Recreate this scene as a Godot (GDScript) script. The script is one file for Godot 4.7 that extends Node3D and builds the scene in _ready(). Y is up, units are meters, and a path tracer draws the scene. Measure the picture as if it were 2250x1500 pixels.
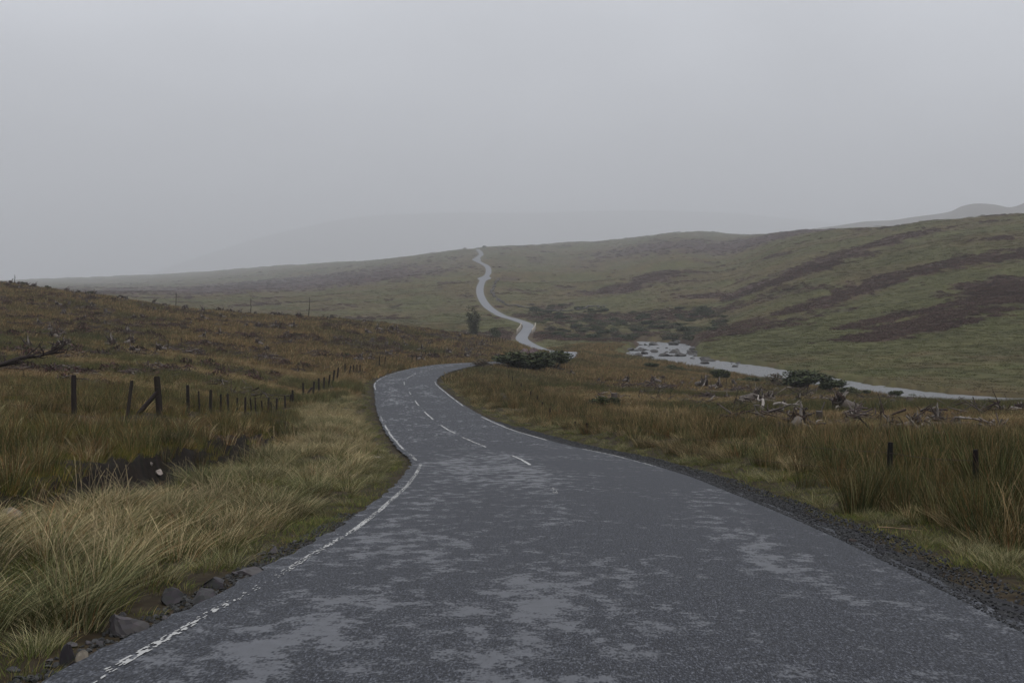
extends Node3D
# A wet moorland road running down into a valley, over a bridge and up the far hill, on an overcast day.

const F := 2700.0          # focal length in pixels of the 2250 x 1500 photograph
const EYE := 1.5
const HORIZON := 680.0     # picture row of the level horizon
var PITCH := -atan(70.0 / 2700.0)

var rng := RandomNumberGenerator.new()
var n_big := FastNoiseLite.new()
var n_mid := FastNoiseLite.new()
var n_small := FastNoiseLite.new()
var n_streak := FastNoiseLite.new()
var used_names := {}

# ---------- shape of the land: (picture column, row, metres ahead) ----------
var LAND := [
	[-600, 1290, 7.0], [-600, 1160, 11.0], [-600, 1060, 17.0], [-600, 980, 25.0], [-600, 905, 38.0], [-600, 820, 64.0], [-600, 745, 105.0], [-600, 680, 155.0], [-600, 630, 205.0], [-600, 600, 260.0], [-600, 640, 420.0], [-600, 640, 700.0], [-600, 625, 1300.0], [-600, 615, 2200.0],
	[0, 1460, 6.6], [0, 1235, 10.0], [0, 1115, 15.5], [0, 1000, 24.0], [0, 910, 35.0], [0, 830, 62.0], [0, 755, 102.0], [0, 698, 150.0], [0, 652, 200.0], [0, 622, 250.0], [0, 645, 310.0], [0, 662, 420.0], [0, 650, 700.0], [0, 628, 1300.0], [0, 617, 2000.0], [0, 640, 2900.0],
	[165, 911, 36.0], [350, 912, 39.0], [500, 909, 50.0], [600, 905, 60.0], [680, 872, 84.0], [740, 822, 112.0],
	[330, 1105, 18.0], [330, 1000, 26.5], [330, 1185, 13.0], [480, 1020, 27.0], [600, 958, 40.0], [760, 1010, 30.0], [780, 930, 50.0], [770, 870, 80.0], [790, 835, 105.0],
	[250, 840, 64.0], [250, 772, 105.0], [250, 714, 155.0], [250, 676, 200.0], [250, 656, 240.0], [250, 682, 310.0], [250, 695, 420.0], [250, 668, 600.0], [250, 638, 1000.0], [250, 618, 1500.0], [250, 606, 2000.0], [250, 625, 2900.0],
	[500, 850, 74.0], [500, 792, 112.0], [500, 738, 157.0], [500, 704, 200.0], [500, 688, 230.0], [500, 710, 300.0], [500, 716, 400.0], [500, 692, 540.0], [500, 650, 830.0], [500, 620, 1180.0], [500, 593, 1700.0], [500, 612, 2500.0],
	[700, 800, 125.0], [700, 745, 170.0], [700, 715, 205.0], [700, 700, 232.0], [700, 725, 300.0], [700, 730, 390.0], [700, 703, 500.0], [700, 655, 740.0], [700, 615, 1050.0], [700, 578, 1480.0], [700, 596, 2100.0],
	[850, 790, 150.0], [850, 745, 195.0], [850, 716, 226.0], [850, 738, 290.0], [850, 738, 390.0],
	[930, 790, 160.0], [930, 755, 205.0], [930, 724, 238.0], [930, 752, 300.0], [950, 738, 390.0], [950, 715, 450.0], [950, 650, 690.0], [950, 602, 930.0], [950, 557, 1250.0], [950, 580, 1700.0],
	[1020, 786, 172.0], [1020, 764, 210.0], [1020, 736, 250.0], [1020, 762, 310.0],
	[1110, 786, 190.0], [1110, 768, 222.0], [1110, 746, 258.0], [1110, 770, 310.0],
	[1165, 787, 205.0], [1160, 770, 232.0], [1175, 772, 250.0], [1165, 772, 290.0],
	[1125, 696, 505.0], [1125, 652, 660.0], [1125, 602, 880.0], [1125, 541, 1200.0], [1125, 560, 1600.0],
	[1195, 747, 360.0], [1260, 746, 358.0], [1350, 749, 340.0], [1250, 768, 280.0], [1340, 772, 262.0],
	[1250, 722, 446.0], [1250, 702, 480.0], [1250, 680, 550.0], [1250, 645, 690.0], [1250, 592, 920.0], [1250, 535, 1250.0], [1250, 555, 1650.0],
	[1400, 728, 438.0], [1400, 702, 470.0], [1400, 676, 530.0], [1400, 640, 650.0], [1400, 588, 860.0], [1400, 523, 1250.0], [1400, 545, 1650.0],
	[1500, 733, 410.0], [1500, 708, 440.0], [1500, 664, 520.0], [1500, 612, 680.0], [1500, 562, 900.0], [1535, 508, 1250.0], [1500, 535, 1650.0],
	[1600, 782, 258.0], [1600, 752, 300.0], [1600, 722, 345.0], [1600, 712, 400.0], [1600, 684, 460.0], [1600, 650, 540.0], [1600, 602, 720.0], [1600, 562, 900.0], [1610, 517, 1230.0], [1600, 540, 1650.0],
	[1700, 795, 226.0], [1700, 760, 262.0], [1700, 718, 320.0], [1700, 680, 390.0], [1700, 640, 460.0], [1700, 590, 580.0], [1700, 549, 750.0], [1700, 515, 980.0], [1700, 530, 1400.0],
	[1850, 822, 188.0], [1850, 782, 225.0], [1850, 730, 280.0], [1850, 680, 345.0], [1850, 630, 420.0], [1850, 572, 520.0], [1850, 532, 640.0], [1850, 507, 780.0], [1850, 518, 1100.0],
	[2050, 858, 158.0], [2050, 820, 180.0], [2050, 760, 225.0], [2050, 700, 280.0], [2050, 640, 345.0], [2050, 582, 420.0], [2050, 530, 510.0], [2050, 493, 620.0], [2050, 505, 900.0],
	[2250, 866, 152.0], [2250, 802, 185.0], [2250, 732, 235.0], [2250, 660, 295.0], [2250, 592, 365.0], [2250, 530, 450.0], [2250, 483, 560.0], [2250, 495, 850.0],
	[2750, 800, 185.0], [2750, 650, 292.0], [2750, 515, 450.0], [2750, 450, 600.0], [2750, 460, 900.0],
	[1100, 835, 118.0], [1100, 810, 150.0], [1250, 912, 68.0], [1250, 862, 100.0], [1250, 826, 140.0], [1250, 798, 185.0], [1250, 784, 225.0],
	[1400, 950, 45.0], [1400, 880, 82.0], [1400, 826, 140.0], [1400, 803, 190.0], [1400, 796, 225.0],
	[1500, 970, 39.0], [1500, 908, 70.0], [1500, 867, 105.0], [1500, 838, 140.0], [1500, 818, 190.0],
	[1650, 1000, 30.0], [1650, 915, 60.0], [1650, 868, 105.0], [1650, 845, 145.0], [1650, 838, 175.0],
	[1800, 1085, 20.0], [1800, 1008, 28.0], [1800, 942, 45.0], [1800, 898, 70.0], [1800, 876, 100.0], [1800, 864, 132.0],
	[2100, 1135, 17.0], [2100, 1015, 26.0], [2100, 955, 40.0], [2100, 908, 65.0], [2100, 893, 95.0], [2100, 887, 125.0],
	[2250, 1205, 13.5], [2250, 1085, 19.0], [2250, 1005, 28.0], [2250, 935, 45.0], [2250, 903, 70.0], [2250, 893, 100.0], [2250, 888, 125.0],
	[2750, 1150, 14.0], [2750, 1005, 27.0], [2750, 925, 50.0], [2750, 897, 90.0], [2750, 889, 122.0],
]
# the road: metres ahead, metres to the right, height, half width
var ROAD := [
	[-60, 0.0, 4.4, 3.0], [-20, 0.2, 1.5, 3.0], [0, 0.35, 0.0, 3.0], [6.6, 0.47, -0.5, 3.0], [10.4, 0.68, -0.79, 3.0], [14.8, 0.85, -1.13, 3.0], [20, 0.86, -1.52, 3.0], [26, 0.75, -1.98, 3.05], [33, 0.28, -2.5, 3.0], [41, -0.95, -3.02, 2.9],
	[55, -2.95, -3.76, 2.8], [72, -5.2, -4.32, 2.75], [92, -7.6, -4.66, 2.7], [106, -9.2, -4.78, 2.7], [118, -9.5, -4.84, 2.7], [130, -8.5, -4.84, 2.7], [142, -6.2, -4.86, 2.7], [152, -2.6, -5.05, 2.6], [165, 2.4, -5.4, 2.5], [185, 6.4, -5.8, 2.5], [212, 8.8, -6.08, 2.4], [222, 9.3, -6.15, 2.4],
	[245, 9.8, -6.9, 2.4], [290, 8.8, -8.4, 2.2], [320, 6.8, -8.6, 1.9], [350, 4.4, -8.1, 1.9], [375, 3.0, -7.4, 1.9], [405, 3.8, -6.6, 1.9], [428, 5.4, -5.1, 1.9], [442, 5.6, -3.85, 2.0], [470, 1.6, -2.45, 2.0], [520, -4.8, -0.8, 1.95], [590, -12.0, 3.3, 2.1], [680, -17.4, 9.5, 2.1],
	[750, -19.4, 15.4, 2.2], [805, -19.0, 20.6, 2.3], [826, -18.6, 22.5, 4.6], [846, -18.0, 24.4, 2.3], [880, -16.9, 27.6, 2.1], [960, -19.5, 35.2, 2.1], [1015, -28.0, 41.2, 2.3], [1040, -30.2, 43.9, 3.6], [1065, -29.8, 46.4, 2.2], [1120, -28.0, 52.1, 2.1], [1200, -35.0, 60.2, 2.1], [1320, -46.0, 58.0, 2.1],
]
# the river's middle: metres ahead, metres to the right, half width
var RIVER := [[118, 240, 9], [126, 120, 9], [133, 74, 8], [139, 58, 7], [149, 49, 6.5], [167, 44.5, 6.5], [200, 41.5, 7], [236, 37, 8], [262, 32, 9], [300, 36.5, 8.5], [345, 43, 8], [384, 45, 7.5], [405, 34, 7], [418, 18, 6.5], [430, 2, 6], [450, -40, 6], [480, -160, 6], [500, -260, 6]]
const WATER := -9.0
var DITCH := [[8, -6.9], [16, -6.6], [24, -7.0], [38, -7.4], [46, -8.6], [60, -11.5]]

var road_x := PackedFloat32Array()
var road_y := PackedFloat32Array()
var road_w := PackedFloat32Array()
var road_c := PackedFloat32Array()
var riv_x := PackedFloat32Array()
var riv_w := PackedFloat32Array()
var riv_c := PackedFloat32Array()
const ROAD0 := -60.0
const RIV0 := 118.0

const GU := 140
const GV := 120
const COL0 := -650.0
const COL1 := 2800.0
const LV0 := 1.0           # log2 of the nearest distance
const LV1 := 11.8
var grid := PackedFloat32Array()


func catmull(list: Array, t: float, k: int) -> float:
	var n := list.size()
	if t <= list[0][0]:
		return list[0][k]
	if t >= list[n - 1][0]:
		return list[n - 1][k]
	var i := 0
	while i < n - 2 and list[i + 1][0] < t:
		i += 1
	var t0: float = list[i][0]
	var t1: float = list[i + 1][0]
	var p0: float = list[i][k]
	var p1: float = list[i + 1][k]
	var m0: float = (p1 - p0) / (t1 - t0)
	var m1: float = m0
	if i > 0:
		m0 = (p1 - float(list[i - 1][k])) / (t1 - float(list[i - 1][0]))
	if i < n - 2:
		m1 = (float(list[i + 2][k]) - p0) / (float(list[i + 2][0]) - t0)
	var h := t1 - t0
	var s := (t - t0) / h
	var s2 := s * s
	var s3 := s2 * s
	return p0 * (2 * s3 - 3 * s2 + 1) + m0 * h * (s3 - 2 * s2 + s) + p1 * (3 * s2 - 2 * s3) + m1 * h * (s3 - s2)


func base_profile(d: float) -> float:
	if d < 150.0:
		return catmull(ROAD, d, 2)
	return -5.0 - 2.0 * smoothstep(150.0, 320.0, d)


func tps(r2: float) -> float:
	return 0.0 if r2 < 1e-9 else r2 * log(r2)


func prepare_land() -> void:
	for i in 2761:
		var d := ROAD0 + i * 0.5
		road_x.append(catmull(ROAD, d, 1))
		road_y.append(catmull(ROAD, d, 2))
		road_w.append(catmull(ROAD, d, 3))
	for i in 2761:
		var a := maxi(i - 1, 0)
		var b := mini(i + 1, 2760)
		var s := (road_x[b] - road_x[a]) / (0.5 * (b - a))
		road_c.append(1.0 / sqrt(1.0 + s * s))
	for i in 765:
		var d := RIV0 + i * 0.5
		riv_x.append(catmull(RIVER, d, 1))
		riv_w.append(catmull(RIVER, d, 2))
	for i in 765:
		var a := maxi(i - 1, 0)
		var b := mini(i + 1, 764)
		var s := (riv_x[b] - riv_x[a]) / (0.5 * (b - a))
		riv_c.append(1.0 / sqrt(1.0 + s * s))
	# thin-plate spline through the control points, in (column, log distance)
	var pts := []
	for p in LAND:
		var d: float = p[2]
		var y: float = EYE + (HORIZON - float(p[1])) / F * d
		pts.append([float(p[0]) / 420.0, log(d) / log(2.0) * 1.15, (y - base_profile(d)) / d])
	# along the road the land is the road's own height
	for d in [4.0, 8.0, 12.0, 18.0, 26.0, 36.0, 50.0, 70.0, 95.0, 115.0, 135.0, 460.0, 560.0, 720.0, 880.0, 1040.0, 1200.0]:
		var c: float = 1125.0 + F * catmull(ROAD, d, 1) / d
		pts.append([c / 420.0, log(d) / log(2.0) * 1.15, (catmull(ROAD, d, 2) - base_profile(d)) / d])
	var n := pts.size()
	var m := n + 3
	var a := []
	for i in m:
		var row := PackedFloat64Array()
		row.resize(m + 1)
		a.append(row)
	for i in n:
		var pi_: Array = pts[i]
		var row: PackedFloat64Array = a[i]
		for j in n:
			var pj: Array = pts[j]
			var du: float = pi_[0] - pj[0]
			var dv: float = pi_[1] - pj[1]
			row[j] = tps(du * du + dv * dv)
		row[i] += 0.02
		row[n] = 1.0
		row[n + 1] = pi_[0]
		row[n + 2] = pi_[1]
		row[m] = pi_[2]
		a[i] = row
		for k in 3:
			var r2: PackedFloat64Array = a[n + k]
			r2[i] = [1.0, pi_[0], pi_[1]][k]
			a[n + k] = r2
	for i in m:
		var best := i
		for k in range(i + 1, m):
			if absf(a[k][i]) > absf(a[best][i]):
				best = k
		var tmp = a[i]
		a[i] = a[best]
		a[best] = tmp
		var pr: PackedFloat64Array = a[i]
		var inv := 1.0 / pr[i]
		for k in range(i + 1, m):
			var kr: PackedFloat64Array = a[k]
			var f := kr[i] * inv
			if f != 0.0:
				for q in range(i, m + 1):
					kr[q] -= f * pr[q]
				a[k] = kr
	var w := PackedFloat64Array()
	w.resize(m)
	for ii in m:
		var i := m - 1 - ii
		var pr: PackedFloat64Array = a[i]
		var s := pr[m]
		for q in range(i + 1, m):
			s -= pr[q] * w[q]
		w[i] = s / pr[i]
	var pu := PackedFloat64Array()
	var pv := PackedFloat64Array()
	for p in pts:
		pu.append(p[0])
		pv.append(p[1])
	grid.resize(GU * GV)
	for iv in GV:
		var v := lerpf(LV0, LV1, iv / float(GV - 1)) * 1.15
		for iu in GU:
			var u := lerpf(COL0, COL1, iu / float(GU - 1)) / 420.0
			var s := w[n] + w[n + 1] * u + w[n + 2] * v
			for i in n:
				var du := u - pu[i]
				var dv := v - pv[i]
				var r2 := du * du + dv * dv
				if r2 > 1e-9:
					s += w[i] * r2 * log(r2)
			grid[iv * GU + iu] = s


func road_at(d: float) -> int:
	return clampi(int((d - ROAD0) * 2.0 + 0.5), 0, 2760)


func road_side(x: float, d: float) -> float:   # metres to the right of the road's middle, across it
	if d < -60.0 or d > 1320.0:
		return 1e6
	var t := (d - ROAD0) * 2.0
	var i := mini(int(t), 2759)
	var f := t - i
	return (x - lerpf(road_x[i], road_x[i + 1], f)) * road_c[i]


func road_height(d: float) -> float:
	var t := clampf((d - ROAD0) * 2.0, 0.0, 2759.99)
	var i := int(t)
	return lerpf(road_y[i], road_y[i + 1], t - i)


func river_side(x: float, d: float) -> float:
	if d < RIV0 or d > 500.0:
		return 1e6
	var t := (d - RIV0) * 2.0
	var i := mini(int(t), 763)
	return (x - lerpf(riv_x[i], riv_x[i + 1], t - i)) * riv_c[i]


func river_w(d: float) -> float:
	return riv_w[clampi(int((d - RIV0) * 2.0), 0, 764)]


# height of the land at x, and d metres ahead of the camera
func land(x: float, d: float) -> float:
	var az := atan2(x, d)
	var ca := clampf(az, -0.56, 0.55)
	var r := sqrt(x * x + d * d)
	var de := maxf(r * cos(ca), 2.0)
	var col := 1125.0 + F * tan(ca)
	var gu := clampf((col - COL0) / (COL1 - COL0), 0.0, 0.9999) * (GU - 1)
	var gv := clampf((log(de) * 1.442695 - LV0) / (LV1 - LV0), 0.0, 0.9999) * (GV - 1)
	var iu := int(gu)
	var iv := int(gv)
	var fu := gu - iu
	var fv := gv - iv
	var k := iv * GU + iu
	var q := lerpf(lerpf(grid[k], grid[k + 1], fu), lerpf(grid[k + GU], grid[k + GU + 1], fu), fv)
	var base: float
	if de < 150.0:
		base = road_height(de)
	else:
		base = -5.0 - 2.0 * smoothstep(150.0, 320.0, de)
	var y := base + q * de
	var aa := absf(az)
	if aa > 0.6:
		y = lerpf(y, 0.3 + 0.02 * r, smoothstep(0.6, 2.0, aa))
	# hummocks, gullies
	var far := smoothstep(120.0, 500.0, de)
	y += n_mid.get_noise_2d(x, d) * lerpf(0.22, 0.5, far) * smoothstep(6.0, 20.0, de)
	if de > 150.0:
		y += n_big.get_noise_2d(x, d) * 2.4 * smoothstep(330.0, 700.0, de) + n_streak.get_noise_2d(x * 0.5, d) * 0.7 * far
	# ditch on the left of the road
	if d > 6.0 and d < 60.0 and x < -3.0 and x > -14.0:
		var xd := catmull(DITCH, d, 1)
		var o := x - xd
		var deep := 0.85 * smoothstep(6.0, 14.0, d) * (1.0 - smoothstep(40.0, 58.0, d)) * (0.75 + 0.5 * n_mid.get_noise_2d(d * 2.0, 7.0))
		y -= deep * (1.0 - smoothstep(0.35, 1.5, o)) * (1.0 - smoothstep(0.25, 0.75, -o))
	# river bed
	if d > RIV0 and d < 500.0:
		var rs := absf(river_side(x, d))
		if rs < 30.0:
			var rw := river_w(d)
			y = maxf(y, lerpf(y, -8.2, 1.0 - smoothstep(rw, rw + 5.0, rs)))
			y = lerpf(-9.8, y, smoothstep(rw - 1.5, rw + 1.6, rs + n_mid.get_noise_2d(x * 2.0, d * 2.0) * 1.5))
	# the road's bed
	var s := absf(road_side(x, d))
	if s < 14.0:
		var hw := road_w[road_at(d)]
		var blend := 2.4 if d < 120.0 else 5.0
		var t := smoothstep(hw + 0.15, hw + blend, s)
		if t < 1.0:
			y = lerpf(road_height(d) - 0.07 - 0.02 * s, y, t)
	return y


func ground(x: float, d: float) -> Vector3:
	return Vector3(x, land(x, d), -d)


# where the line of sight through a picture point meets the land
func hit(px: float, py: float, near := 3.0, most := 3000.0) -> Vector3:
	var dir := (Basis(Vector3.RIGHT, PITCH) * Vector3((px - 1125.0) / F, -(py - 750.0) / F, -1.0)).normalized()
	var t := near
	var last := near
	while t < most:
		var p := Vector3(0, EYE, 0) + dir * t
		if p.y < land(p.x, -p.z):
			for k in 14:
				var mid := (last + t) * 0.5
				p = Vector3(0, EYE, 0) + dir * mid
				if p.y < land(p.x, -p.z):
					t = mid
				else:
					last = mid
			p = Vector3(0, EYE, 0) + dir * t
			return Vector3(p.x, land(p.x, -p.z), p.z)
		last = t
		t *= 1.012
	var e := Vector3(0, EYE, 0) + dir * most
	return Vector3(e.x, land(e.x, -e.z), e.z)


# ---------- helpers for objects ----------
func numbered(called: String) -> String:
	if not used_names.has(called):
		used_names[called] = 0
		return called
	used_names[called] += 1
	return "%s_%03d" % [called, used_names[called]]


func tag(o: Node, label: String, category: String, group := "", kind := "") -> Node:
	o.set_meta("label", label)
	o.set_meta("category", category)
	if group:
		o.set_meta("group", group)
	if kind:
		o.set_meta("kind", kind)
	return o


func obj(called: String, mesh: Mesh, mat: Material = null, parent: Node = null) -> MeshInstance3D:
	var o := MeshInstance3D.new()
	o.mesh = mesh
	if mat:
		o.material_override = mat
	if parent == null:
		o.name = numbered(called)
		add_child(o)
	else:
		o.name = called
		parent.add_child(o, true)
	return o


func thing(called: String, at: Vector3, label: String, category: String, group := "", turn := 0.0) -> Node3D:
	var o := Node3D.new()
	o.name = numbered(called)
	add_child(o)
	o.position = at
	o.rotation.y = turn
	tag(o, label, category, group)
	return o


func noise(kind: int, freq: float, seed_: int, octaves := 3) -> FastNoiseLite:
	var n := FastNoiseLite.new()
	n.noise_type = kind
	n.frequency = freq
	n.seed = seed_
	n.fractal_octaves = octaves
	return n


func srgb(r: float, g: float, b: float) -> Color:   # a linear base colour as albedo_color wants it
	return Color(r, g, b).linear_to_srgb()


func mat(c: Color, rough := 0.9, spec := 0.4) -> StandardMaterial3D:
	var m := StandardMaterial3D.new()
	m.albedo_color = c
	m.roughness = rough
	m.metallic_specular = spec
	return m


func vmat(rough := 0.85, spec := 0.3) -> StandardMaterial3D:
	var m := mat(Color.WHITE, rough, spec)
	m.vertex_color_use_as_albedo = true
	return m


class Geo:
	var v := PackedVector3Array()
	var n := PackedVector3Array()
	var c := PackedColorArray()
	var uv := PackedVector2Array()
	var i := PackedInt32Array()
	func mesh(m: Material = null, into: ArrayMesh = null) -> ArrayMesh:
		var a := []
		a.resize(Mesh.ARRAY_MAX)
		a[Mesh.ARRAY_VERTEX] = v
		if n.size() == v.size():
			a[Mesh.ARRAY_NORMAL] = n
		if c.size() == v.size():
			a[Mesh.ARRAY_COLOR] = c
		if uv.size() == v.size():
			a[Mesh.ARRAY_TEX_UV] = uv
		a[Mesh.ARRAY_INDEX] = i
		var out := into if into else ArrayMesh.new()
		out.add_surface_from_arrays(Mesh.PRIMITIVE_TRIANGLES, a)
		if m:
			out.surface_set_material(out.get_surface_count() - 1, m)
		return out
	func tri(a: Vector3, b: Vector3, d: Vector3, col := Color.WHITE) -> void:
		var k := v.size()
		var nn := (d - a).cross(b - a).normalized()
		v.append(a); v.append(b); v.append(d)
		for q in 3:
			n.append(nn)
			c.append(col)
		i.append(k); i.append(k + 1); i.append(k + 2)
	func quad(a: Vector3, b: Vector3, d: Vector3, e: Vector3, col := Color.WHITE) -> void:
		tri(a, b, d, col)
		tri(a, d, e, col)


func _ready() -> void:
	rng.seed = 71
	n_big = noise(FastNoiseLite.TYPE_SIMPLEX_SMOOTH, 0.011, 3, 3)
	n_mid = noise(FastNoiseLite.TYPE_SIMPLEX_SMOOTH, 0.16, 5, 3)
	n_small = noise(FastNoiseLite.TYPE_SIMPLEX_SMOOTH, 0.7, 9, 3)
	n_streak = noise(FastNoiseLite.TYPE_SIMPLEX_SMOOTH, 0.05, 13, 4)
	set_camera()
	set_light()
	prepare_land()
	print("land ", Time.get_ticks_msec())
	build_ground()
	print("ground ", Time.get_ticks_msec())
	build_far_hills()
	build_road()
	build_river()
	print("road, river ", Time.get_ticks_msec())
	build_more()


func set_camera() -> void:
	var cam := Camera3D.new()
	cam.name = "camera"
	cam.fov = rad_to_deg(2.0 * atan(750.0 / F))
	cam.near = 0.1
	cam.far = 12000.0
	add_child(cam)
	cam.position = Vector3(0, EYE, 0)
	cam.rotation.x = PITCH


func set_light() -> void:
	var env := Environment.new()
	env.background_mode = Environment.BG_SKY
	var sky := Sky.new()
	var pano := PanoramaSkyMaterial.new()
	pano.panorama = overcast()
	sky.sky_material = pano
	env.sky = sky
	env.tonemap_mode = Environment.TONE_MAPPER_LINEAR
	env.tonemap_exposure = 0.93
	env.fog_enabled = true
	env.fog_density = 0.0002
	env.fog_light_color = srgb(0.94, 0.95, 0.98)
	env.volumetric_fog_enabled = true
	env.volumetric_fog_density = 0.0
	env.sdfgi_enabled = true
	env.ssao_enabled = true
	env.ssil_enabled = true
	var we := WorldEnvironment.new()
	we.name = "environment"
	we.environment = env
	add_child(we)
	# the mist that lies on the far moor, a kilometre away and more
	var mist := FogVolume.new()
	mist.name = "mist"
	mist.shape = RenderingServer.FOG_VOLUME_SHAPE_BOX
	mist.size = Vector3(9000, 440, 4600)
	mist.position = Vector3(0, 150, -850 - 2300)
	var air := FogMaterial.new()
	air.density = 0.0006
	air.albedo = srgb(0.96, 0.975, 0.99)
	mist.material = air
	add_child(mist)
	tag(mist, "grey mist lying over the far moor and mountain", "mist", "", "stuff")
	var sun := DirectionalLight3D.new()
	sun.name = "sun"
	sun.light_energy = 0.5
	sun.light_angular_distance = 40.0
	sun.light_color = Color(1.0, 0.98, 0.95)
	sun.shadow_enabled = true
	sun.rotation_degrees = Vector3(-62, 35, 0)
	add_child(sun)


# an overcast sky: an even layer of cloud, brighter overhead than at the horizon, with soft drifts
func overcast() -> ImageTexture:
	var w := 512
	var h := 256
	var img := Image.create(w, h, false, Image.FORMAT_RGBF)
	var cl := noise(FastNoiseLite.TYPE_SIMPLEX_SMOOTH, 1.3, 21, 4)
	for j in h:
		var el := PI * (0.5 - (j + 0.5) / h)
		var up := maxf(sin(el), 0.0)
		for i in w:
			var az := TAU * (i + 0.5) / w
			var p := Vector3(cos(el) * cos(az), sin(el) * 3.0, cos(el) * sin(az))
			var k := 1.0 + 0.14 * cl.get_noise_3dv(p * 1.2) + 0.08 * cl.get_noise_3dv(p * 3.5)
			var l := 0.54 * (1.0 + 1.75 * up) * k
			img.set_pixel(i, j, Color(l * 0.965, l * 1.0, l * 1.075))
	return ImageTexture.create_from_image(img)


# what grows at a place: x straw, y green, z heather (0 to 1 each); the rest is brown moor
func cover(x: float, d: float) -> Vector3:
	var g := 0.5 + 0.5 * n_streak.get_noise_2d(x * 0.35 + 40.0, d * 0.25)
	var o := Vector3(0.3, 0.3, 0.0)
	if d > 130.0 and d < 330.0 and river_side(x, d) > 0.0:
		o = Vector3(0.22, clampf(0.3 + 0.5 * smoothstep(0.35, 0.65, g) + 0.5 * n_streak.get_noise_2d(x * 1.3 + 200.0, d * 1.3), 0.05, 1.0), 0.0)
	var wob := n_streak.get_noise_2d(x * 1.6, d * 0.8 + 90.0)
	if d > 300.0:
		o = Vector3(0.3, 0.3 + smoothstep(0.35, 0.7, g) * 0.5, smoothstep(0.62, 0.8, 0.5 + 0.5 * n_streak.get_noise_2d(x * 0.5 - 300.0, d * 0.3)) * 0.7)
	for b in BANDS:
		var a: Vector2 = b[0]
		var ab: Vector2 = b[1] - a
		var p := Vector2(x, d)
		var t := clampf((p - a).dot(ab) / ab.length_squared(), 0.0, 1.0)
		var rr: float = b[2]
		var dist := (p - a - ab * t).length() / rr + wob * 0.9
		if dist < 1.2:
			var k := 0.9 * (1.0 - smoothstep(0.5, 1.2, dist + 0.35 * n_mid.get_noise_2d(x * 0.5, d * 0.5)))
			o = o.lerp(b[3], k)
	return o

var BANDS := []


func bands() -> void:
	# patches of heather and of green turf on the hills: ends in the picture, radius in metres, cover
	var heather := Vector3(0.0, 0.05, 1.0)
	var green := Vector3(0.25, 0.85, 0.0)
	for b in [
		[2250, 610, 1600, 760, 60.0, green], [2250, 500, 1850, 560, 26.0, green], [2250, 740, 1850, 750, 30.0, green], [1560, 775, 1700, 760, 14.0, green], [1330, 672, 1180, 690, 12.0, green], [1000, 690, 1100, 720, 16.0, green],
		[2240, 560, 1960, 610, 17.0, heather], [1960, 610, 1760, 680, 11.0, heather], [1980, 520, 1720, 610, 20.0, heather], [1720, 610, 1560, 650, 16.0, heather], [2080, 690, 1960, 735, 11.0, heather], [2100, 665, 1900, 715, 6.0, heather], [2250, 660, 2200, 620, 14.0, heather],
		[1180, 735, 1560, 735, 26.0, Vector3(0.0, 0.35, 0.75)], [1300, 700, 1520, 690, 24.0, Vector3(0.0, 0.4, 0.55)],
		[150, 640, 600, 628, 120.0, heather], [600, 618, 850, 608, 60.0, heather], [1350, 640, 1480, 600, 22.0, heather], [1450, 545, 1700, 520, 60.0, heather],
	]:
		var p := hit(b[0], b[1], 120.0)
		var q := hit(b[2], b[3], 120.0)
		BANDS.append([Vector2(p.x, -p.z), Vector2(q.x, -q.z), b[4], b[5]])


const STRAW := Vector3(0.17, 0.135, 0.07)
const GREEN := Vector3(0.094, 0.1, 0.041)
const HEATHER := Vector3(0.07, 0.042, 0.04)
const BROWN := Vector3(0.098, 0.068, 0.038)


func cover_color(c: Vector3, tone: float) -> Color:
	var v := BROWN.lerp(STRAW, c.x).lerp(GREEN, c.y).lerp(HEATHER, c.z) * tone
	return Color(v.x, v.y, v.z)


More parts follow.
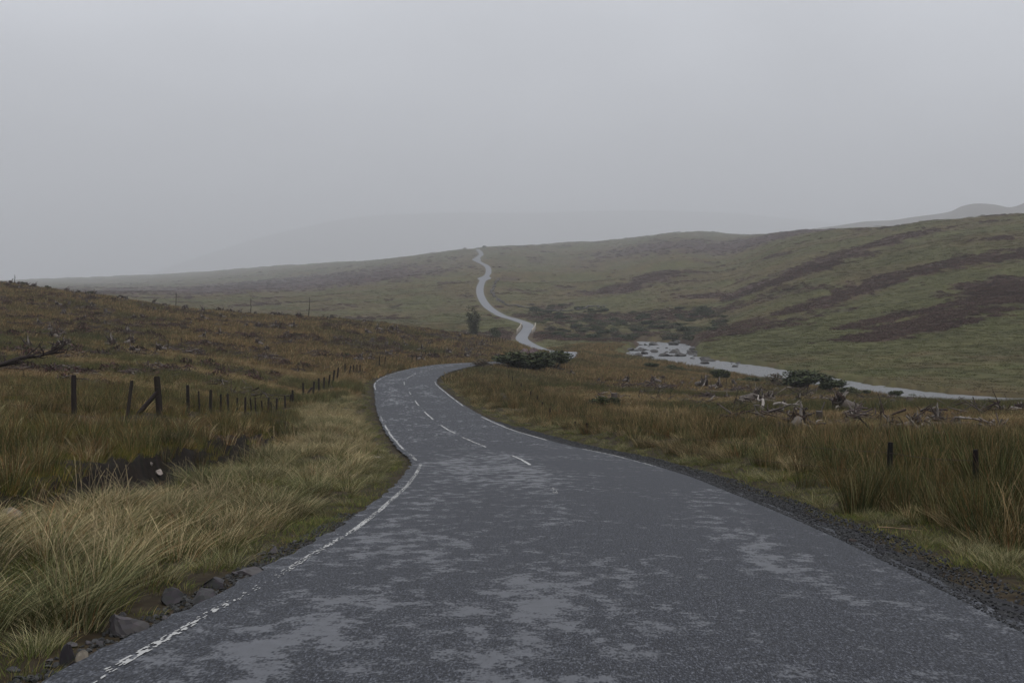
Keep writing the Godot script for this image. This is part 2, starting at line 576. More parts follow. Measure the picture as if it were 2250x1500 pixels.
func build_ground() -> void:
	bands()
	var azs := PackedFloat32Array()
	var a := -PI
	var lo := atan((-480.0 - 1125.0) / F)
	var hi := atan((2730.0 - 1125.0) / F)
	while a < lo - 0.01:
		azs.append(a)
		a += 0.06
	var fine := 620
	for i in fine + 1:
		azs.append(lerpf(lo, hi, i / float(fine)))
	a = hi + 0.05
	while a < PI - 0.01:
		azs.append(a)
		a += 0.06
	azs.append(PI)
	var rs := PackedFloat32Array([0.6])
	while rs[rs.size() - 1] < 2900.0:
		var r: float = rs[rs.size() - 1]
		rs.append(r * (1.0095 if r < 60.0 else (1.0135 if r < 1500.0 else 1.03)) if r > 4.0 else r * 1.12)
	var nu := azs.size()
	var nv := rs.size()
	var g := Geo.new()
	g.v.resize(nu * nv)
	g.n.resize(nu * nv)
	g.c.resize(nu * nv)
	for j in nv:
		var r := rs[j]
		for i in nu:
			var x := r * sin(azs[i])
			var d := r * cos(azs[i])
			g.v[j * nu + i] = Vector3(x, land(x, d), -d)
			if j > 20 and i > 30 and i < nu - 30:
				var c := cover(x, d)
				var tone := 0.9 + 0.3 * n_small.get_noise_2d(x * 0.4, d * 0.4) + 0.3 * n_streak.get_noise_2d(x * 0.9, d * 0.9 + 500.0)
				g.c[j * nu + i] = cover_color(c, tone)
				# peat soil under the tall moor plants, painted darker for shade between tussocks; the hills and the river meadow are close turf
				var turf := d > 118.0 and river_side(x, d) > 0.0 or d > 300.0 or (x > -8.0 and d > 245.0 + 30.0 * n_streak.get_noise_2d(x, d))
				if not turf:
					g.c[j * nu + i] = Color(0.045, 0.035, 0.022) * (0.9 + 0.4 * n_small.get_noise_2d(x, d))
				if d < 58.0 and d > 8.0 and x < -5.0 and x > -12.0:
					var o := x - catmull(DITCH, d, 1)
					if o > -1.0 and o < 0.75:
						g.c[j * nu + i] = Color(0.02, 0.016, 0.013) * (0.7 + 0.6 * rng.randf())   # bare wet peat
			else:
				g.c[j * nu + i] = Color(0.08, 0.065, 0.035)
	for j in nv:
		for i in nu:
			var e := g.v[j * nu + mini(i + 1, nu - 1)] - g.v[j * nu + maxi(i - 1, 0)]
			var f := g.v[mini(j + 1, nv - 1) * nu + i] - g.v[maxi(j - 1, 0) * nu + i]
			g.n[j * nu + i] = e.cross(f).normalized()
	for j in nv - 1:
		for i in nu - 1:
			var k := j * nu + i
			g.i.append_array([k, k + nu, k + 1, k + 1, k + nu, k + nu + 1])
	var k0 := g.v.size()
	g.v.append(ground(0, 0))
	g.n.append(Vector3.UP)
	g.c.append(Color(0.06, 0.05, 0.03))
	for i in nu - 1:
		g.i.append_array([k0, i, i + 1])
	var m := vmat(0.95, 0.2)
	m.albedo_texture = grain_texture()
	m.uv1_triplanar = true
	m.uv1_world_triplanar = true
	m.uv1_scale = Vector3.ONE * 0.23
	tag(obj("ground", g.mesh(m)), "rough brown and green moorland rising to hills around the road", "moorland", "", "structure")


func grain_texture() -> NoiseTexture2D:
	var t := NoiseTexture2D.new()
	t.width = 512
	t.height = 512
	t.seamless = true
	t.noise = noise(FastNoiseLite.TYPE_SIMPLEX_SMOOTH, 0.04, 31, 5)
	var gr := Gradient.new()
	gr.set_color(0, Color(0.62, 0.6, 0.56))
	gr.set_color(1, Color(1.0, 1.0, 1.0))
	t.color_ramp = gr
	return t


# a ridge far away: crest rows by column at a distance
func ridge(called: String, crest: Array, d: float, deep: float, col: Color, label: String) -> void:
	var g := Geo.new()
	var c0: float = crest[0][0]
	var c1: float = crest[crest.size() - 1][0]
	var nu := 160
	var nv := 14
	for j in nv + 1:
		var t := j / float(nv) * 2.0 - 1.0       # in front of the crest, behind it
		for i in nu + 1:
			var c := lerpf(c0, c1, i / float(nu))
			var row := catmull(crest, c, 1)
			var top := EYE + (HORIZON - row) / F * d
			var dd := d + t * deep
			var y := -40.0 + (top + 40.0) * (1.0 - pow(absf(t), 1.4)) + n_big.get_noise_2d(c * 3.0, dd * 0.4) * 6.0 * absf(t)
			g.v.append(Vector3((c - 1125.0) / F * d, y, -dd))
			g.n.append(Vector3.UP)
			g.c.append(col)
	for j in nv + 1:
		for i in nu + 1:
			var e := g.v[j * (nu + 1) + mini(i + 1, nu)] - g.v[j * (nu + 1) + maxi(i - 1, 0)]
			var f := g.v[mini(j + 1, nv) * (nu + 1) + i] - g.v[maxi(j - 1, 0) * (nu + 1) + i]
			g.n[j * (nu + 1) + i] = e.cross(f).normalized()
	for j in nv:
		for i in nu:
			var k := j * (nu + 1) + i
			g.i.append_array([k, k + nu + 1, k + 1, k + 1, k + nu + 1, k + nu + 2])
	tag(obj(called, g.mesh(vmat(0.95, 0.1))), label, "hill", "", "structure")


func build_far_hills() -> void:
	ridge("hill", [[1500, 540], [1700, 515], [1790, 502], [1840, 496], [1900, 487], [1960, 484], [2000, 478], [2060, 470], [2090, 464], [2110, 454], [2140, 448], [2185, 450], [2215, 456], [2235, 452], [2255, 444], [2300, 438], [2450, 436], [2700, 445], [3000, 470]], 1900.0, 500.0, Color(0.09, 0.075, 0.06), "grey flat-topped crag behind the crest of the green hillside")
	ridge("hill", [[100, 660], [300, 610], [450, 560], [560, 525], [650, 503], [730, 486], [800, 476], [900, 470], [1000, 467], [1150, 468], [1300, 464], [1450, 463], [1600, 468], [1750, 482], [1900, 500], [2100, 560]], 4800.0, 900.0, Color(0.09, 0.08, 0.06), "long mountain nearly lost in mist beyond the road's crest")


func build_road() -> void:
	var mesh := ArrayMesh.new()
	road_section(mesh, -6.0, 40.0, 0.2, 30, asphalt(-6.0, 40.0, 1024, 2048, true))
	road_section(mesh, 40.0, 165.0, 0.5, 16, asphalt(40.0, 165.0, 256, 1024, false))
	road_section(mesh, 165.0, 1318.0, 2.0, 8, mat(srgb(0.085, 0.09, 0.1), 0.6, 0.45))
	var o := obj("road", mesh)
	tag(o, "wet narrow tarmac road winding down to a bridge and up the far hill", "road", "", "structure")
	var paint := mat(srgb(0.3, 0.3, 0.295), 0.75, 0.25)
	# worn edge lines: side, from, to, share of paint left
	for e in [[-1, 4.0, 11.0, 0.3, 0.24], [-1, 11.0, 14.0, 0.34, 0.24], [-1, 14.0, 25.5, 0.44, 0.24], [-1, 25.5, 31.0, 0.42, 0.24], [-1, 33.0, 40.0, 0.25, 0.15], [-1, 40.0, 58.0, 0.6, 0.14], [-1, 59.0, 66.0, 0.35, 0.12], [-1, 96.0, 106.0, 0.65, 0.12], [-1, 108.0, 118.0, 0.6, 0.12], [-1, 120.0, 135.0, 0.55, 0.12],
			[1, 29.0, 38.0, 0.36, 0.22], [1, 44.0, 64.0, 0.65, 0.18], [1, 75.0, 98.0, 0.65, 0.14], [1, 98.0, 108.0, 0.45, 0.14]]:
		paint_line(o, "edge_line", e[0], e[4], 0.075, e[1], e[2], e[3], paint)
	for e in [[20.3, 21.6, 0.45], [29.6, 34.4, 0.85], [39.5, 46.5, 0.75], [49.5, 56.5, 0.85], [61.5, 69.0, 0.9], [75.5, 81.0, 0.8], [88.5, 91.5, 0.7], [102.0, 107.0, 0.8], [113.0, 121.0, 0.75], [124.0, 131.0, 0.6]]:
		paint_line(o, "centre_dash", 0, -0.12, 0.075, e[0], e[1], e[2] * 0.78, paint)


# road paint worn into flakes: a run of small cells, the worn-off ones left out
func paint_line(road: Node3D, called: String, side: float, inset: float, wide: float, d0: float, d1: float, share: float, m: Material) -> void:
	var g := Geo.new()
	var cell := 0.025 if d0 < 28.0 else (0.1 if d0 < 60.0 else 0.25)
	var nx := 8 if d0 < 28.0 else 3
	var n := int((d1 - d0) / cell)
	for j in n:
		var d := d0 + j * cell
		var s := inset if side == 0 else side * (road_w[road_at(d)] - inset)
		var wander := 0.03 * n_small.get_noise_2d(d * 0.4, s)
		for i in nx:
			var a := s + wander + wide * (i / float(nx) - 0.5)
			var b := a + wide / nx
			var worn := 0.5 + 0.75 * n_small.get_noise_2d(d * 8.0, a * 40.0) + 0.4 * n_mid.get_noise_2d(d * 3.0, s * 30.0 + a * 40.0)
			if worn > share + 0.06:
				continue
			g.quad(road_point(d, a, 0.005), road_point(d + cell, a, 0.005), road_point(d + cell, b, 0.005), road_point(d, b, 0.005))
	if g.v.size():
		obj(called, g.mesh(), m, road)


# old surface dressing: dark chippings, and patches where the bitumen has come up smooth and wet
func asphalt(d0: float, d1: float, w: int, h: int, near: bool) -> StandardMaterial3D:
	var mw := w / 4
	var mh := h / 2
	var mask := Image.create(mw, mh, false, Image.FORMAT_L8)
	var pn := noise(FastNoiseLite.TYPE_SIMPLEX_SMOOTH, 0.55, 41, 4)
	var pn2 := noise(FastNoiseLite.TYPE_SIMPLEX_SMOOTH, 0.16, 43, 2)
	for j in mh:
		var d := lerpf(d0, d1, (j + 0.5) / mh)
		for i in mw:
			var s := ((i + 0.5) / mw * 2.0 - 1.0) * 3.0
			var v := pn.get_noise_2d(s * 4.2, d * 2.6) * 0.95 + pn2.get_noise_2d(s * 2.4, d * 1.2 + 30.0) * 0.5
			var wheel := exp(-pow((s + 1.8) / 0.8, 2.0)) + 0.85 * exp(-pow((s + 0.5) / 0.6, 2.0))
			var along := (1.0 - 0.35 * smoothstep(29.0, 36.0, d) - 0.3 * smoothstep(45.0, 60.0, d)) * (0.8 + 0.35 * sin(d * 0.23 + 1.0))
			var right := exp(-pow((s - 1.75) / 0.3, 2.0)) * exp(-pow((d - 12.5) / 3.0, 2.0)) + 0.35 * exp(-pow((s - 2.0) / 0.5, 2.0)) * (1.0 - smoothstep(16.0, 26.0, d))
			v += wheel * along * 0.72 + right * 0.45 - 0.5
			if not near:
				v += 0.45 * exp(-pow((s - 1.2) / 0.6, 2.0)) * exp(-pow((d - 92.0) / 7.0, 2.0)) + 0.3 * exp(-pow((s + 1.5) / 0.5, 2.0)) * exp(-pow((d - 95.0) / 14.0, 2.0))
			mask.set_pixel(i, j, Color(clampf(0.5 + v * 0.5, 0.0, 1.0), 0, 0))
	mask.resize(w, h, Image.INTERPOLATE_CUBIC)
	var mb := mask.get_data()
	var gn := noise(FastNoiseLite.TYPE_SIMPLEX, 0.42, 47, 2)
	var gi := gn.get_image(w / 2, h, false, false, false)
	gi.resize(w, h, Image.INTERPOLATE_BILINEAR)
	var grain := gi.get_data()
	var gn2 := noise(FastNoiseLite.TYPE_SIMPLEX, 0.13, 53, 3)
	var ci := gn2.get_image(w / 4, h, false, false, false)
	ci.resize(w, h, Image.INTERPOLATE_CUBIC)
	var coarse := ci.get_data()
	var col := PackedByteArray()
	var rough := PackedByteArray()
	var high := PackedByteArray()
	col.resize(w * h * 3)
	rough.resize(w * h)
	high.resize(w * h)
	rng.seed = 5
	var rnd := PackedByteArray()
	for k in 8192:
		rnd.append(rng.randi() & 255)
	var hash_ := 0
	for k in w * h:
		hash_ = (hash_ * 1103515245 + 12345 + k) & 0x7fffffff
		var r := rnd[(hash_ >> 9) & 8191]
		var g := grain[k]
		var c := coarse[k]
		var m := mb[k] + ((g - 128) >> 1) + ((c - 128) * 3 >> 3) + ((r - 128) >> 4)
		var t := clampi((m - 116) * 6, 0, 255)      # 0 chippings, 255 smooth
		var chip := 21 + ((g - 128) * 44 >> 8) + ((r - 128) * 150 >> 8) + ((c - 128) * 14 >> 8)
		var flat_ := 58 + ((r - 128) * 14 >> 8) + ((c - 128) >> 4)
		var v := clampi((chip * (255 - t) + flat_ * t) >> 8, 14, 200)
		col[k * 3] = v
		col[k * 3 + 1] = v + 2
		col[k * 3 + 2] = v + 8
		rough[k] = clampi(((200 - ((g - 128) * 60 >> 8) + ((r - 128) * 150 >> 8)) * (255 - t) + 96 * t) >> 8, 0, 255)
		high[k] = clampi(((128 + ((g - 128) >> 2) + ((r - 128) >> 1)) * (255 - t) + 165 * t) >> 8, 0, 255)
	var m := StandardMaterial3D.new()
	m.albedo_texture = ImageTexture.create_from_image(Image.create_from_data(w, h, false, Image.FORMAT_RGB8, col))
	m.roughness_texture = ImageTexture.create_from_image(Image.create_from_data(w, h, false, Image.FORMAT_L8, rough))
	m.roughness = 1.0
	m.metallic_specular = 0.36
	m.heightmap_enabled = true
	m.heightmap_texture = ImageTexture.create_from_image(Image.create_from_data(w, h, false, Image.FORMAT_L8, high))
	m.heightmap_scale = 0.9 if near else 1.6
	return m


func road_point(d: float, s: float, lift := 0.0) -> Vector3:
	var i := road_at(d)
	var t := Vector2(road_x[mini(i + 1, 2760)] - road_x[maxi(i - 1, 0)], 1.0).normalized()   # along: (x, d)
	var x := catmull(ROAD, d, 1) + s * t.y
	var dd := d - s * t.x
	return Vector3(x, road_height(d) - 0.012 * absf(s) + lift, -dd)


func road_section(mesh: ArrayMesh, d0: float, d1: float, step: float, across: int, m: Material) -> void:
	var g := Geo.new()
	var rows := int((d1 - d0) / step)
	for j in rows + 1:
		var d := lerpf(d0, d1, j / float(rows))
		var hw := road_w[road_at(d)]
		for i in across + 1:
			var t := i / float(across) * 2.0 - 1.0
			var s := t * hw
			if i == 0 or i == across:
				s += 0.09 * n_small.get_noise_2d(d * 1.3, t * 50.0) + 0.05 * n_small.get_noise_2d(d * 5.0, t * 50.0)
			g.v.append(road_point(d, s))
			g.uv.append(Vector2((t + 1.0) * 0.5, (d - d0) / (d1 - d0)))
	for j in rows + 1:
		for i in across + 1:
			var w := across + 1
			var e := g.v[j * w + mini(i + 1, across)] - g.v[j * w + maxi(i - 1, 0)]
			var f := g.v[mini(j + 1, rows) * w + i] - g.v[maxi(j - 1, 0) * w + i]
			g.n.append(e.cross(f).normalized())
	for j in rows:
		for i in across:
			var k := j * (across + 1) + i
			g.i.append_array([k, k + across + 1, k + 1, k + 1, k + across + 1, k + across + 2])
	g.mesh(m, mesh)


func build_river() -> void:
	var g := Geo.new()
	var n := 190
	for j in n + 1:
		var d := lerpf(119.0, 499.0, j / float(n))
		var i := clampi(int((d - RIV0) * 2.0), 1, 763)
		var t := Vector2(riv_x[i + 1] - riv_x[i - 1], 1.0).normalized()
		for k in 5:
			var s := (k - 2) * 0.5 * (riv_w[i] + 2.5)
			g.v.append(Vector3(riv_x[i] + s * t.y, WATER, -(d - s * t.x)))
			g.n.append(Vector3.UP)
			g.uv.append(Vector2(k / 4.0, d / 10.0))
	for j in n:
		for k in 4:
			var q := j * 5 + k
			g.i.append_array([q, q + 5, q + 1, q + 1, q + 5, q + 6])
	var m := mat(srgb(0.03, 0.032, 0.033), 0.4, 0.8)
	var t := NoiseTexture2D.new()
	t.width = 512
	t.height = 512
	t.seamless = true
	t.noise = noise(FastNoiseLite.TYPE_SIMPLEX_SMOOTH, 0.03, 83, 4)
	m.heightmap_enabled = true
	m.heightmap_texture = t
	m.heightmap_scale = 40.0
	m.uv1_triplanar = true
	m.uv1_world_triplanar = true
	m.uv1_scale = Vector3.ONE * 0.09
	tag(obj("water", g.mesh(m)), "shallow stony river winding through the valley", "river", "", "structure")


func build_more() -> void:
	build_objects()
	build_plants()
	print("plants ", Time.get_ticks_msec())


# ---------- grass, rushes, heather ----------
# a tuft of blades; every blade keeps one colour of the palette: [r, g, b, share]
func tuft(seed_: int, blades: int, radius: float, low: float, high: float, lean: float, wide: float, palette: Array, curl := 1.0) -> ArrayMesh:
	var r := RandomNumberGenerator.new()
	r.seed = seed_
	var g := Geo.new()
	for b in blades:
		var an := r.randf() * TAU
		var rad := radius * sqrt(r.randf())
		var base := Vector3(cos(an) * rad, -0.03, sin(an) * rad)
		var h := lerpf(low, high, pow(r.randf(), 0.8))
		var out := Vector3(cos(an), 0, sin(an)) * (rad / radius) * lean + Vector3(r.randf_range(-1, 1), 0, r.randf_range(-1, 1)) * lean * 0.45 + Vector3(0.22, 0, 0.05) * lean
		out *= h
		var up := Vector3.UP * h * (1.0 - 0.25 * minf(lean, 1.0))
		var f := r.randf() * TAU
		var across := Vector3(cos(f), 0, sin(f)) * wide * r.randf_range(0.7, 1.25)
		var pick := r.randf()
		var c := Color.BLACK
		for p in palette:
			c = Color(p[0], p[1], p[2])
			pick -= p[3]
			if pick < 0.0:
				break
		var tone := r.randf_range(0.55, 1.45)
		c = Color(c.r * tone, c.g * tone, c.b * tone)
		var k := g.v.size()
		var ts := [0.0, 0.42, 0.78, 1.0]
		for q in 4:
			var t: float = ts[q]
			var p: Vector3 = base + up * t * (1.0 - 0.18 * curl * t * t) + out * lerpf(t, t * t, 0.6)
			var ww: Vector3 = across * (1.0 - 0.75 * t)
			var nn := (across.cross(up + out * t)).normalized()
			if q < 3:
				g.v.append(p - ww * 0.5)
				g.v.append(p + ww * 0.5)
				for z in 2:
					g.n.append(nn)
					g.c.append(c)
			else:
				g.v.append(p)
				g.n.append(nn)
				g.c.append(c)
		g.i.append_array([k, k + 2, k + 1, k + 1, k + 2, k + 3, k + 2, k + 4, k + 3, k + 3, k + 4, k + 5, k + 4, k + 6, k + 5])
	return g.mesh()


# thin flowering stalks with feathery heads
func stalks(seed_: int, count: int, radius: float, high: float) -> ArrayMesh:
	var r := RandomNumberGenerator.new()
	r.seed = seed_
	var g := Geo.new()
	for b in count:
		var an := r.randf() * TAU
		var base := Vector3(cos(an), 0, sin(an)) * radius * sqrt(r.randf())
		var h := high * r.randf_range(0.65, 1.1)
		var out := Vector3(r.randf_range(-0.25, 0.45), 0, r.randf_range(-0.3, 0.3)) * h
		var c := Color(0.30, 0.24, 0.14) * r.randf_range(0.7, 1.1)
		var f := r.randf() * TAU
		var ac := Vector3(cos(f), 0, sin(f)) * 0.0022
		var prev := base
		for q in range(1, 6):
			var t := q / 5.0
			var p := base + Vector3.UP * h * t * (1.0 - 0.1 * t * t) + out * t * t
			g.quad(prev - ac, p - ac, p + ac, prev + ac, c)
			if q > 3:
				for z in 5:
					var o := Vector3(r.randf_range(-1, 1), r.randf_range(0.2, 1.4), r.randf_range(-1, 1)) * 0.02
					var m := prev.lerp(p, r.randf())
					g.tri(m - ac * 1.5, m + o, m + ac * 1.5, c)
			prev = p
	return g.mesh()


# a low springy bush of heather or bracken: short sprigs on a dome
func sprigs(seed_: int, count: int, radius: float, high: float, size: float, palette: Array) -> ArrayMesh:
	var r := RandomNumberGenerator.new()
	r.seed = seed_
	var g := Geo.new()
	for b in count:
		var an := r.randf() * TAU
		var q := sqrt(r.randf())
		var p := Vector3(cos(an) * q * radius, high * (1.0 - q * q) * r.randf_range(0.5, 1.0), sin(an) * q * radius)
		var dir := (Vector3(cos(an) * q, 0.8, sin(an) * q) + Vector3(r.randf_range(-1, 1), r.randf_range(-0.5, 0.5), r.randf_range(-1, 1)) * 0.7).normalized()
		var side := dir.cross(Vector3(r.randf_range(-1, 1), r.randf_range(-1, 1), r.randf_range(-1, 1))).normalized() * size * 0.35
		var pick := r.randf()
		var c := Color.BLACK
		for e in palette:
			c = Color(e[0], e[1], e[2])
			pick -= e[3]
			if pick < 0.0:
				break
		c = c * r.randf_range(0.7, 1.3)
		g.tri(p - side, p + dir * size * r.randf_range(0.7, 1.3), p + side, c)
	return g.mesh()


class Scatter:
	var xf: Array = []
	var col: Array = []
	var meshes: Array
	func _init(m: Array) -> void:
		meshes = m
		for k in m.size():
			xf.append([])
			col.append([])
	func put(k: int, t: Transform3D, c: Color) -> void:
		xf[k].append(t)
		col[k].append(c)
	func build(parent: Node, called: String, m: Material) -> void:
		for k in meshes.size():
			if xf[k].is_empty():
				continue
			var mm := MultiMesh.new()
			mm.transform_format = MultiMesh.TRANSFORM_3D
			mm.use_colors = true
			mm.mesh = meshes[k]
			mm.instance_count = xf[k].size()
			for q in xf[k].size():
				mm.set_instance_transform(q, xf[k][q])
				mm.set_instance_color(q, col[k][q])
			var o := MultiMeshInstance3D.new()
			o.multimesh = mm
			o.material_override = m
			o.name = called
			o.set_meta("kind", "stuff")
			parent.add_child(o, true)


func leaf_mat(back := 0.35) -> StandardMaterial3D:
	var m := vmat(0.75, 0.25)
	m.backlight_enabled = true
	m.backlight = Color(back, back, back)
	m.cull_mode = BaseMaterial3D.CULL_DISABLED
	return m


func spin(at: Vector3, size: float, tall := 1.0) -> Transform3D:
	return Transform3D(Basis(Vector3.UP, rng.randf() * TAU).scaled(Vector3(size, size * tall, size)), at)


func stuff(called: String, label: String, category: String) -> Node3D:
	var o := Node3D.new()
	o.name = numbered(called)
	add_child(o)
	tag(o, label, category, "", "stuff")
	return o


var bare := []      # places kept free of tall grass: Vector3(x, d, radius)


func build_plants() -> void:
	var straw := [0.36, 0.305, 0.19]
	var olive := [0.092, 0.1, 0.046]
	var rust := [0.16, 0.09, 0.044]
	var deep := [0.032, 0.038, 0.015]
	var fine_m := []
	var moor_m := []
	var rush_m := []
	var turf_m := []
	var far_m := []
	var hill_m := []
	var heath_m := []
	var stalk_m := []
	for k in 4:
		fine_m.append(tuft(100 + k, 300, 0.2, 0.16, 0.52, 0.95, 0.005, [straw + [0.4], olive + [0.3], rust + [0.1], deep + [0.2]]))
		moor_m.append(tuft(120 + k, 130, 0.22, 0.2, 0.6, 0.75, 0.008, [rust + [0.42], straw + [0.2], olive + [0.18], deep + [0.2]]))
		rush_m.append(tuft(140 + k, 170, 0.2, 0.4, 0.95, 0.36, 0.006, [deep + [0.5], olive + [0.2], rust + [0.24], straw + [0.06]], 0.2))
		turf_m.append(tuft(160 + k, 90, 0.2, 0.04, 0.13, 0.8, 0.0055, [[0.10, 0.125, 0.035, 0.6], [0.2, 0.17, 0.07, 0.22], [0.06, 0.07, 0.025, 0.18]]))
		far_m.append(tuft(180 + k, 40, 0.42, 0.2, 0.55, 0.5, 0.03, [[0.125, 0.085, 0.05, 0.42], [0.25, 0.205, 0.13, 0.16], [0.09, 0.088, 0.042, 0.24], [0.035, 0.038, 0.018, 0.18]]))
		hill_m.append(tuft(200 + k, 26, 1.0, 0.15, 0.55, 0.7, 0.16, [[1.15, 1.12, 1.1, 0.35], [0.95, 0.98, 0.95, 0.45], [0.78, 0.82, 0.8, 0.2]]))
		heath_m.append(sprigs(220 + k, 120, 0.5, 0.42, 0.13, [[0.075, 0.045, 0.04, 0.5], [0.045, 0.045, 0.022, 0.3], [0.11, 0.06, 0.06, 0.2]]))
		stalk_m.append(stalks(240 + k, 12, 0.3, 0.85))
	var fine := Scatter.new(fine_m)
	var moor := Scatter.new(moor_m)
	var rush := Scatter.new(rush_m)
	var turf := Scatter.new(turf_m)
	var far := Scatter.new(far_m)
	var hill := Scatter.new(hill_m)
	var heath := Scatter.new(heath_m)
	var stalk := Scatter.new(stalk_m)
	rng.seed = 1234
	var n_patch := noise(FastNoiseLite.TYPE_SIMPLEX_SMOOTH, 0.09, 61, 3)
	var n_clump := noise(FastNoiseLite.TYPE_SIMPLEX_SMOOTH, 0.75, 69, 2)
	var n_wet := noise(FastNoiseLite.TYPE_SIMPLEX_SMOOTH, 0.035, 67, 3)
	for ring in [[3.5, 9.0, 22.0], [9.0, 18.0, 18.0], [18.0, 32.0, 12.0], [32.0, 60.0, 7.0], [60.0, 110.0, 4.2], [110.0, 190.0, 2.6], [190.0, 320.0, 1.1]]:
		var d0: float = ring[0]
		var d1: float = ring[1]
		var count := int(ring[2] * 0.5 * (d1 * d1 - d0 * d0) * 1.08)
		for q in count:
			var d := sqrt(lerpf(d0 * d0, d1 * d1, rng.randf()))
			var x := (rng.randf_range(-330.0, 2580.0) - 1125.0) / F * d
			var s := road_side(x, d)
			var hw := road_w[road_at(d)]
			var edge := absf(s) - hw
			if edge < 0.02:
				continue
			if d > 118.0:
				var rs := absf(river_side(x, d)) - river_w(d)
				if rs < 1.2 or (d > 128.0 and river_side(x, d) > 0.0):
					continue
			var p := ground(x, d)
			var k := rng.randi() & 3
			var pt := n_patch.get_noise_2d(x, d)            # straw patches
			if d > 50.0 and d < 110.0 and x > 5.0 and x < 20.0:
				pt += 0.55 * exp(-pow((x - 12.0) / 5.0, 2.0) - pow((d - 76.0) / 17.0, 2.0))
			var wet := n_wet.get_noise_2d(x, d)             # rushy patches
			var clump := n_clump.get_noise_2d(x, d)         # tussocks and the gaps between them
			var tone := rng.randf_range(0.75, 1.15)
			var skip := false
			for b in bare:
				if (x - b.x) * (x - b.x) + (d - b.y) * (d - b.y) < b.z * b.z:
					skip = true
					break
			if skip:
				continue
			var left := s < 0.0
			var gravel := 0.42 if (not left and d < 60.0) else 0.0
			if d >= 110.0:
				if edge < 0.8:
					continue
				var warm := Color(1.32, 1.18, 1.02).lerp(Color(1.65, 1.42, 1.15), clampf(pt * 1.4, 0.0, 1.0)).lerp(Color(0.68, 0.8, 0.66), clampf(wet * 1.6, 0.0, 1.0))
				far.put(k, spin(p, rng.randf_range(0.8, 1.5) * (1.35 if d > 190.0 else 1.0), rng.randf_range(0.7, 1.2)), warm * tone)
				continue
			if edge < gravel + 0.9 + 0.5 * pt or (not left and edge < gravel + 1.3 + 0.8 * pt and d < 70.0):
				# mown by wheels and sheep: short turf at the edge of the road
				if edge > gravel + 0.12 + 0.25 * rng.randf():
					turf.put(k, spin(p, rng.randf_range(0.7, 1.3), rng.randf_range(0.7, 1.5)), Color(1, 1, 1).lerp(Color(1.25, 1.1, 0.9), rng.randf() * 0.6) * tone)
				if edge > gravel + 0.45 and rng.randf() < 0.25:
					fine.put(k, spin(p, rng.randf_range(0.4, 0.7)), Color(0.9, 0.95, 0.85) * tone)
				continue
			var verge := left and x > catmull(DITCH, d, 1) + 0.7 and edge < 9.0
			if left and d < 58.0 and absf(x - catmull(DITCH, d, 1) + 0.1) < 0.72 and d > 12.0 and rng.randf() < (0.95 if d < 30.0 and d > 20.0 else 0.6):
				continue
			var big := rng.randf() < (0.22 if d < 32.0 else 0.45)      # a tussock here, or low growth between tussocks
			tone = rng.randf_range(0.6, 1.2) * (1.0 if verge else (1.08 if left else 0.92))
			if verge:
				var c := Color(1.2, 1.15, 1.08).lerp(Color(1.4, 1.32, 1.18), clampf(pt * 2.0, 0.0, 1.0)).lerp(Color(0.6, 0.75, 0.55), clampf(-pt * 2.2 - 0.1 + rng.randf_range(-0.3, 0.3), 0.0, 1.0))
				if not big:
					turf.put(k, spin(p, rng.randf_range(0.9, 1.5), rng.randf_range(1.0, 2.0)), Color(0.8, 0.75, 0.65) * tone)
					continue
				fine.put(k, spin(p, rng.randf_range(0.7, 1.35), rng.randf_range(0.8, 1.1)), c * tone)
				if rng.randf() < 0.16:
					stalk.put(k, spin(p, rng.randf_range(0.7, 1.0)), Color(1, 1, 1) * tone)
			elif not left and edge < 8.0:
				var rise := smoothstep(gravel + 0.6, gravel + 4.0, edge)
				if not big and rng.randf() > 0.25 * rise:
					turf.put(k, spin(p, rng.randf_range(1.0, 1.6), 1.0 + rise), Color(0.9, 0.85, 0.7) * tone)
				elif rng.randf() > 0.35 + 0.5 * rise:
					fine.put(k, spin(p, rng.randf_range(0.6, 1.2), 1.1), Color(1.1, 1.0, 0.9) * tone)
				else:
					var tint := Color(0.75, 0.95, 0.75).lerp(Color(1.2, 0.95, 0.8), rng.randf())
					rush.put(k, spin(p, rng.randf_range(0.7, 1.25), lerpf(0.6, 0.95 if d < 24.0 else 0.72, rise)), tint * tone)
					if rng.randf() < 0.3:
						stalk.put(k, spin(p, rng.randf_range(0.8, 1.15)), Color(0.9, 0.8, 0.7) * tone)
			elif left and d < 56.0 and x < catmull(DITCH, d, 1) and big and rng.randf() < 0.8:
				if rng.randf() < 0.55:
					rush.put(k, spin(p, rng.randf_range(0.6, 1.1), 0.8), Color(0.95, 0.95, 0.75) * tone)
				else:
					moor.put(k, spin(p, rng.randf_range(0.7, 1.2)), Color(0.8, 0.75, 0.7) * tone)
			elif not big and d < 60.0:
				turf.put(k, spin(p, rng.randf_range(1.2, 2.0), rng.randf_range(1.2, 2.2)), Color(0.95, 0.75, 0.55) * tone)
			elif wet > 0.1 + rng.randf_range(-0.15, 0.15):
				rush.put(k, spin(p, rng.randf_range(0.6, 1.1), 0.85), Color(0.9, 1.0, 0.85) * tone)
			elif pt > 0.2 + rng.randf_range(-0.15, 0.15):
				fine.put(k, spin(p, rng.randf_range(0.9, 1.4)), Color(1.1, 0.95, 0.8) * tone)
			else:
				moor.put(k, spin(p, rng.randf_range(0.7, 1.35)), Color(1.05, 0.95, 0.9).lerp(Color(0.65, 0.8, 0.6), clampf(-pt * 2.2, 0.0, 0.8)) * tone)
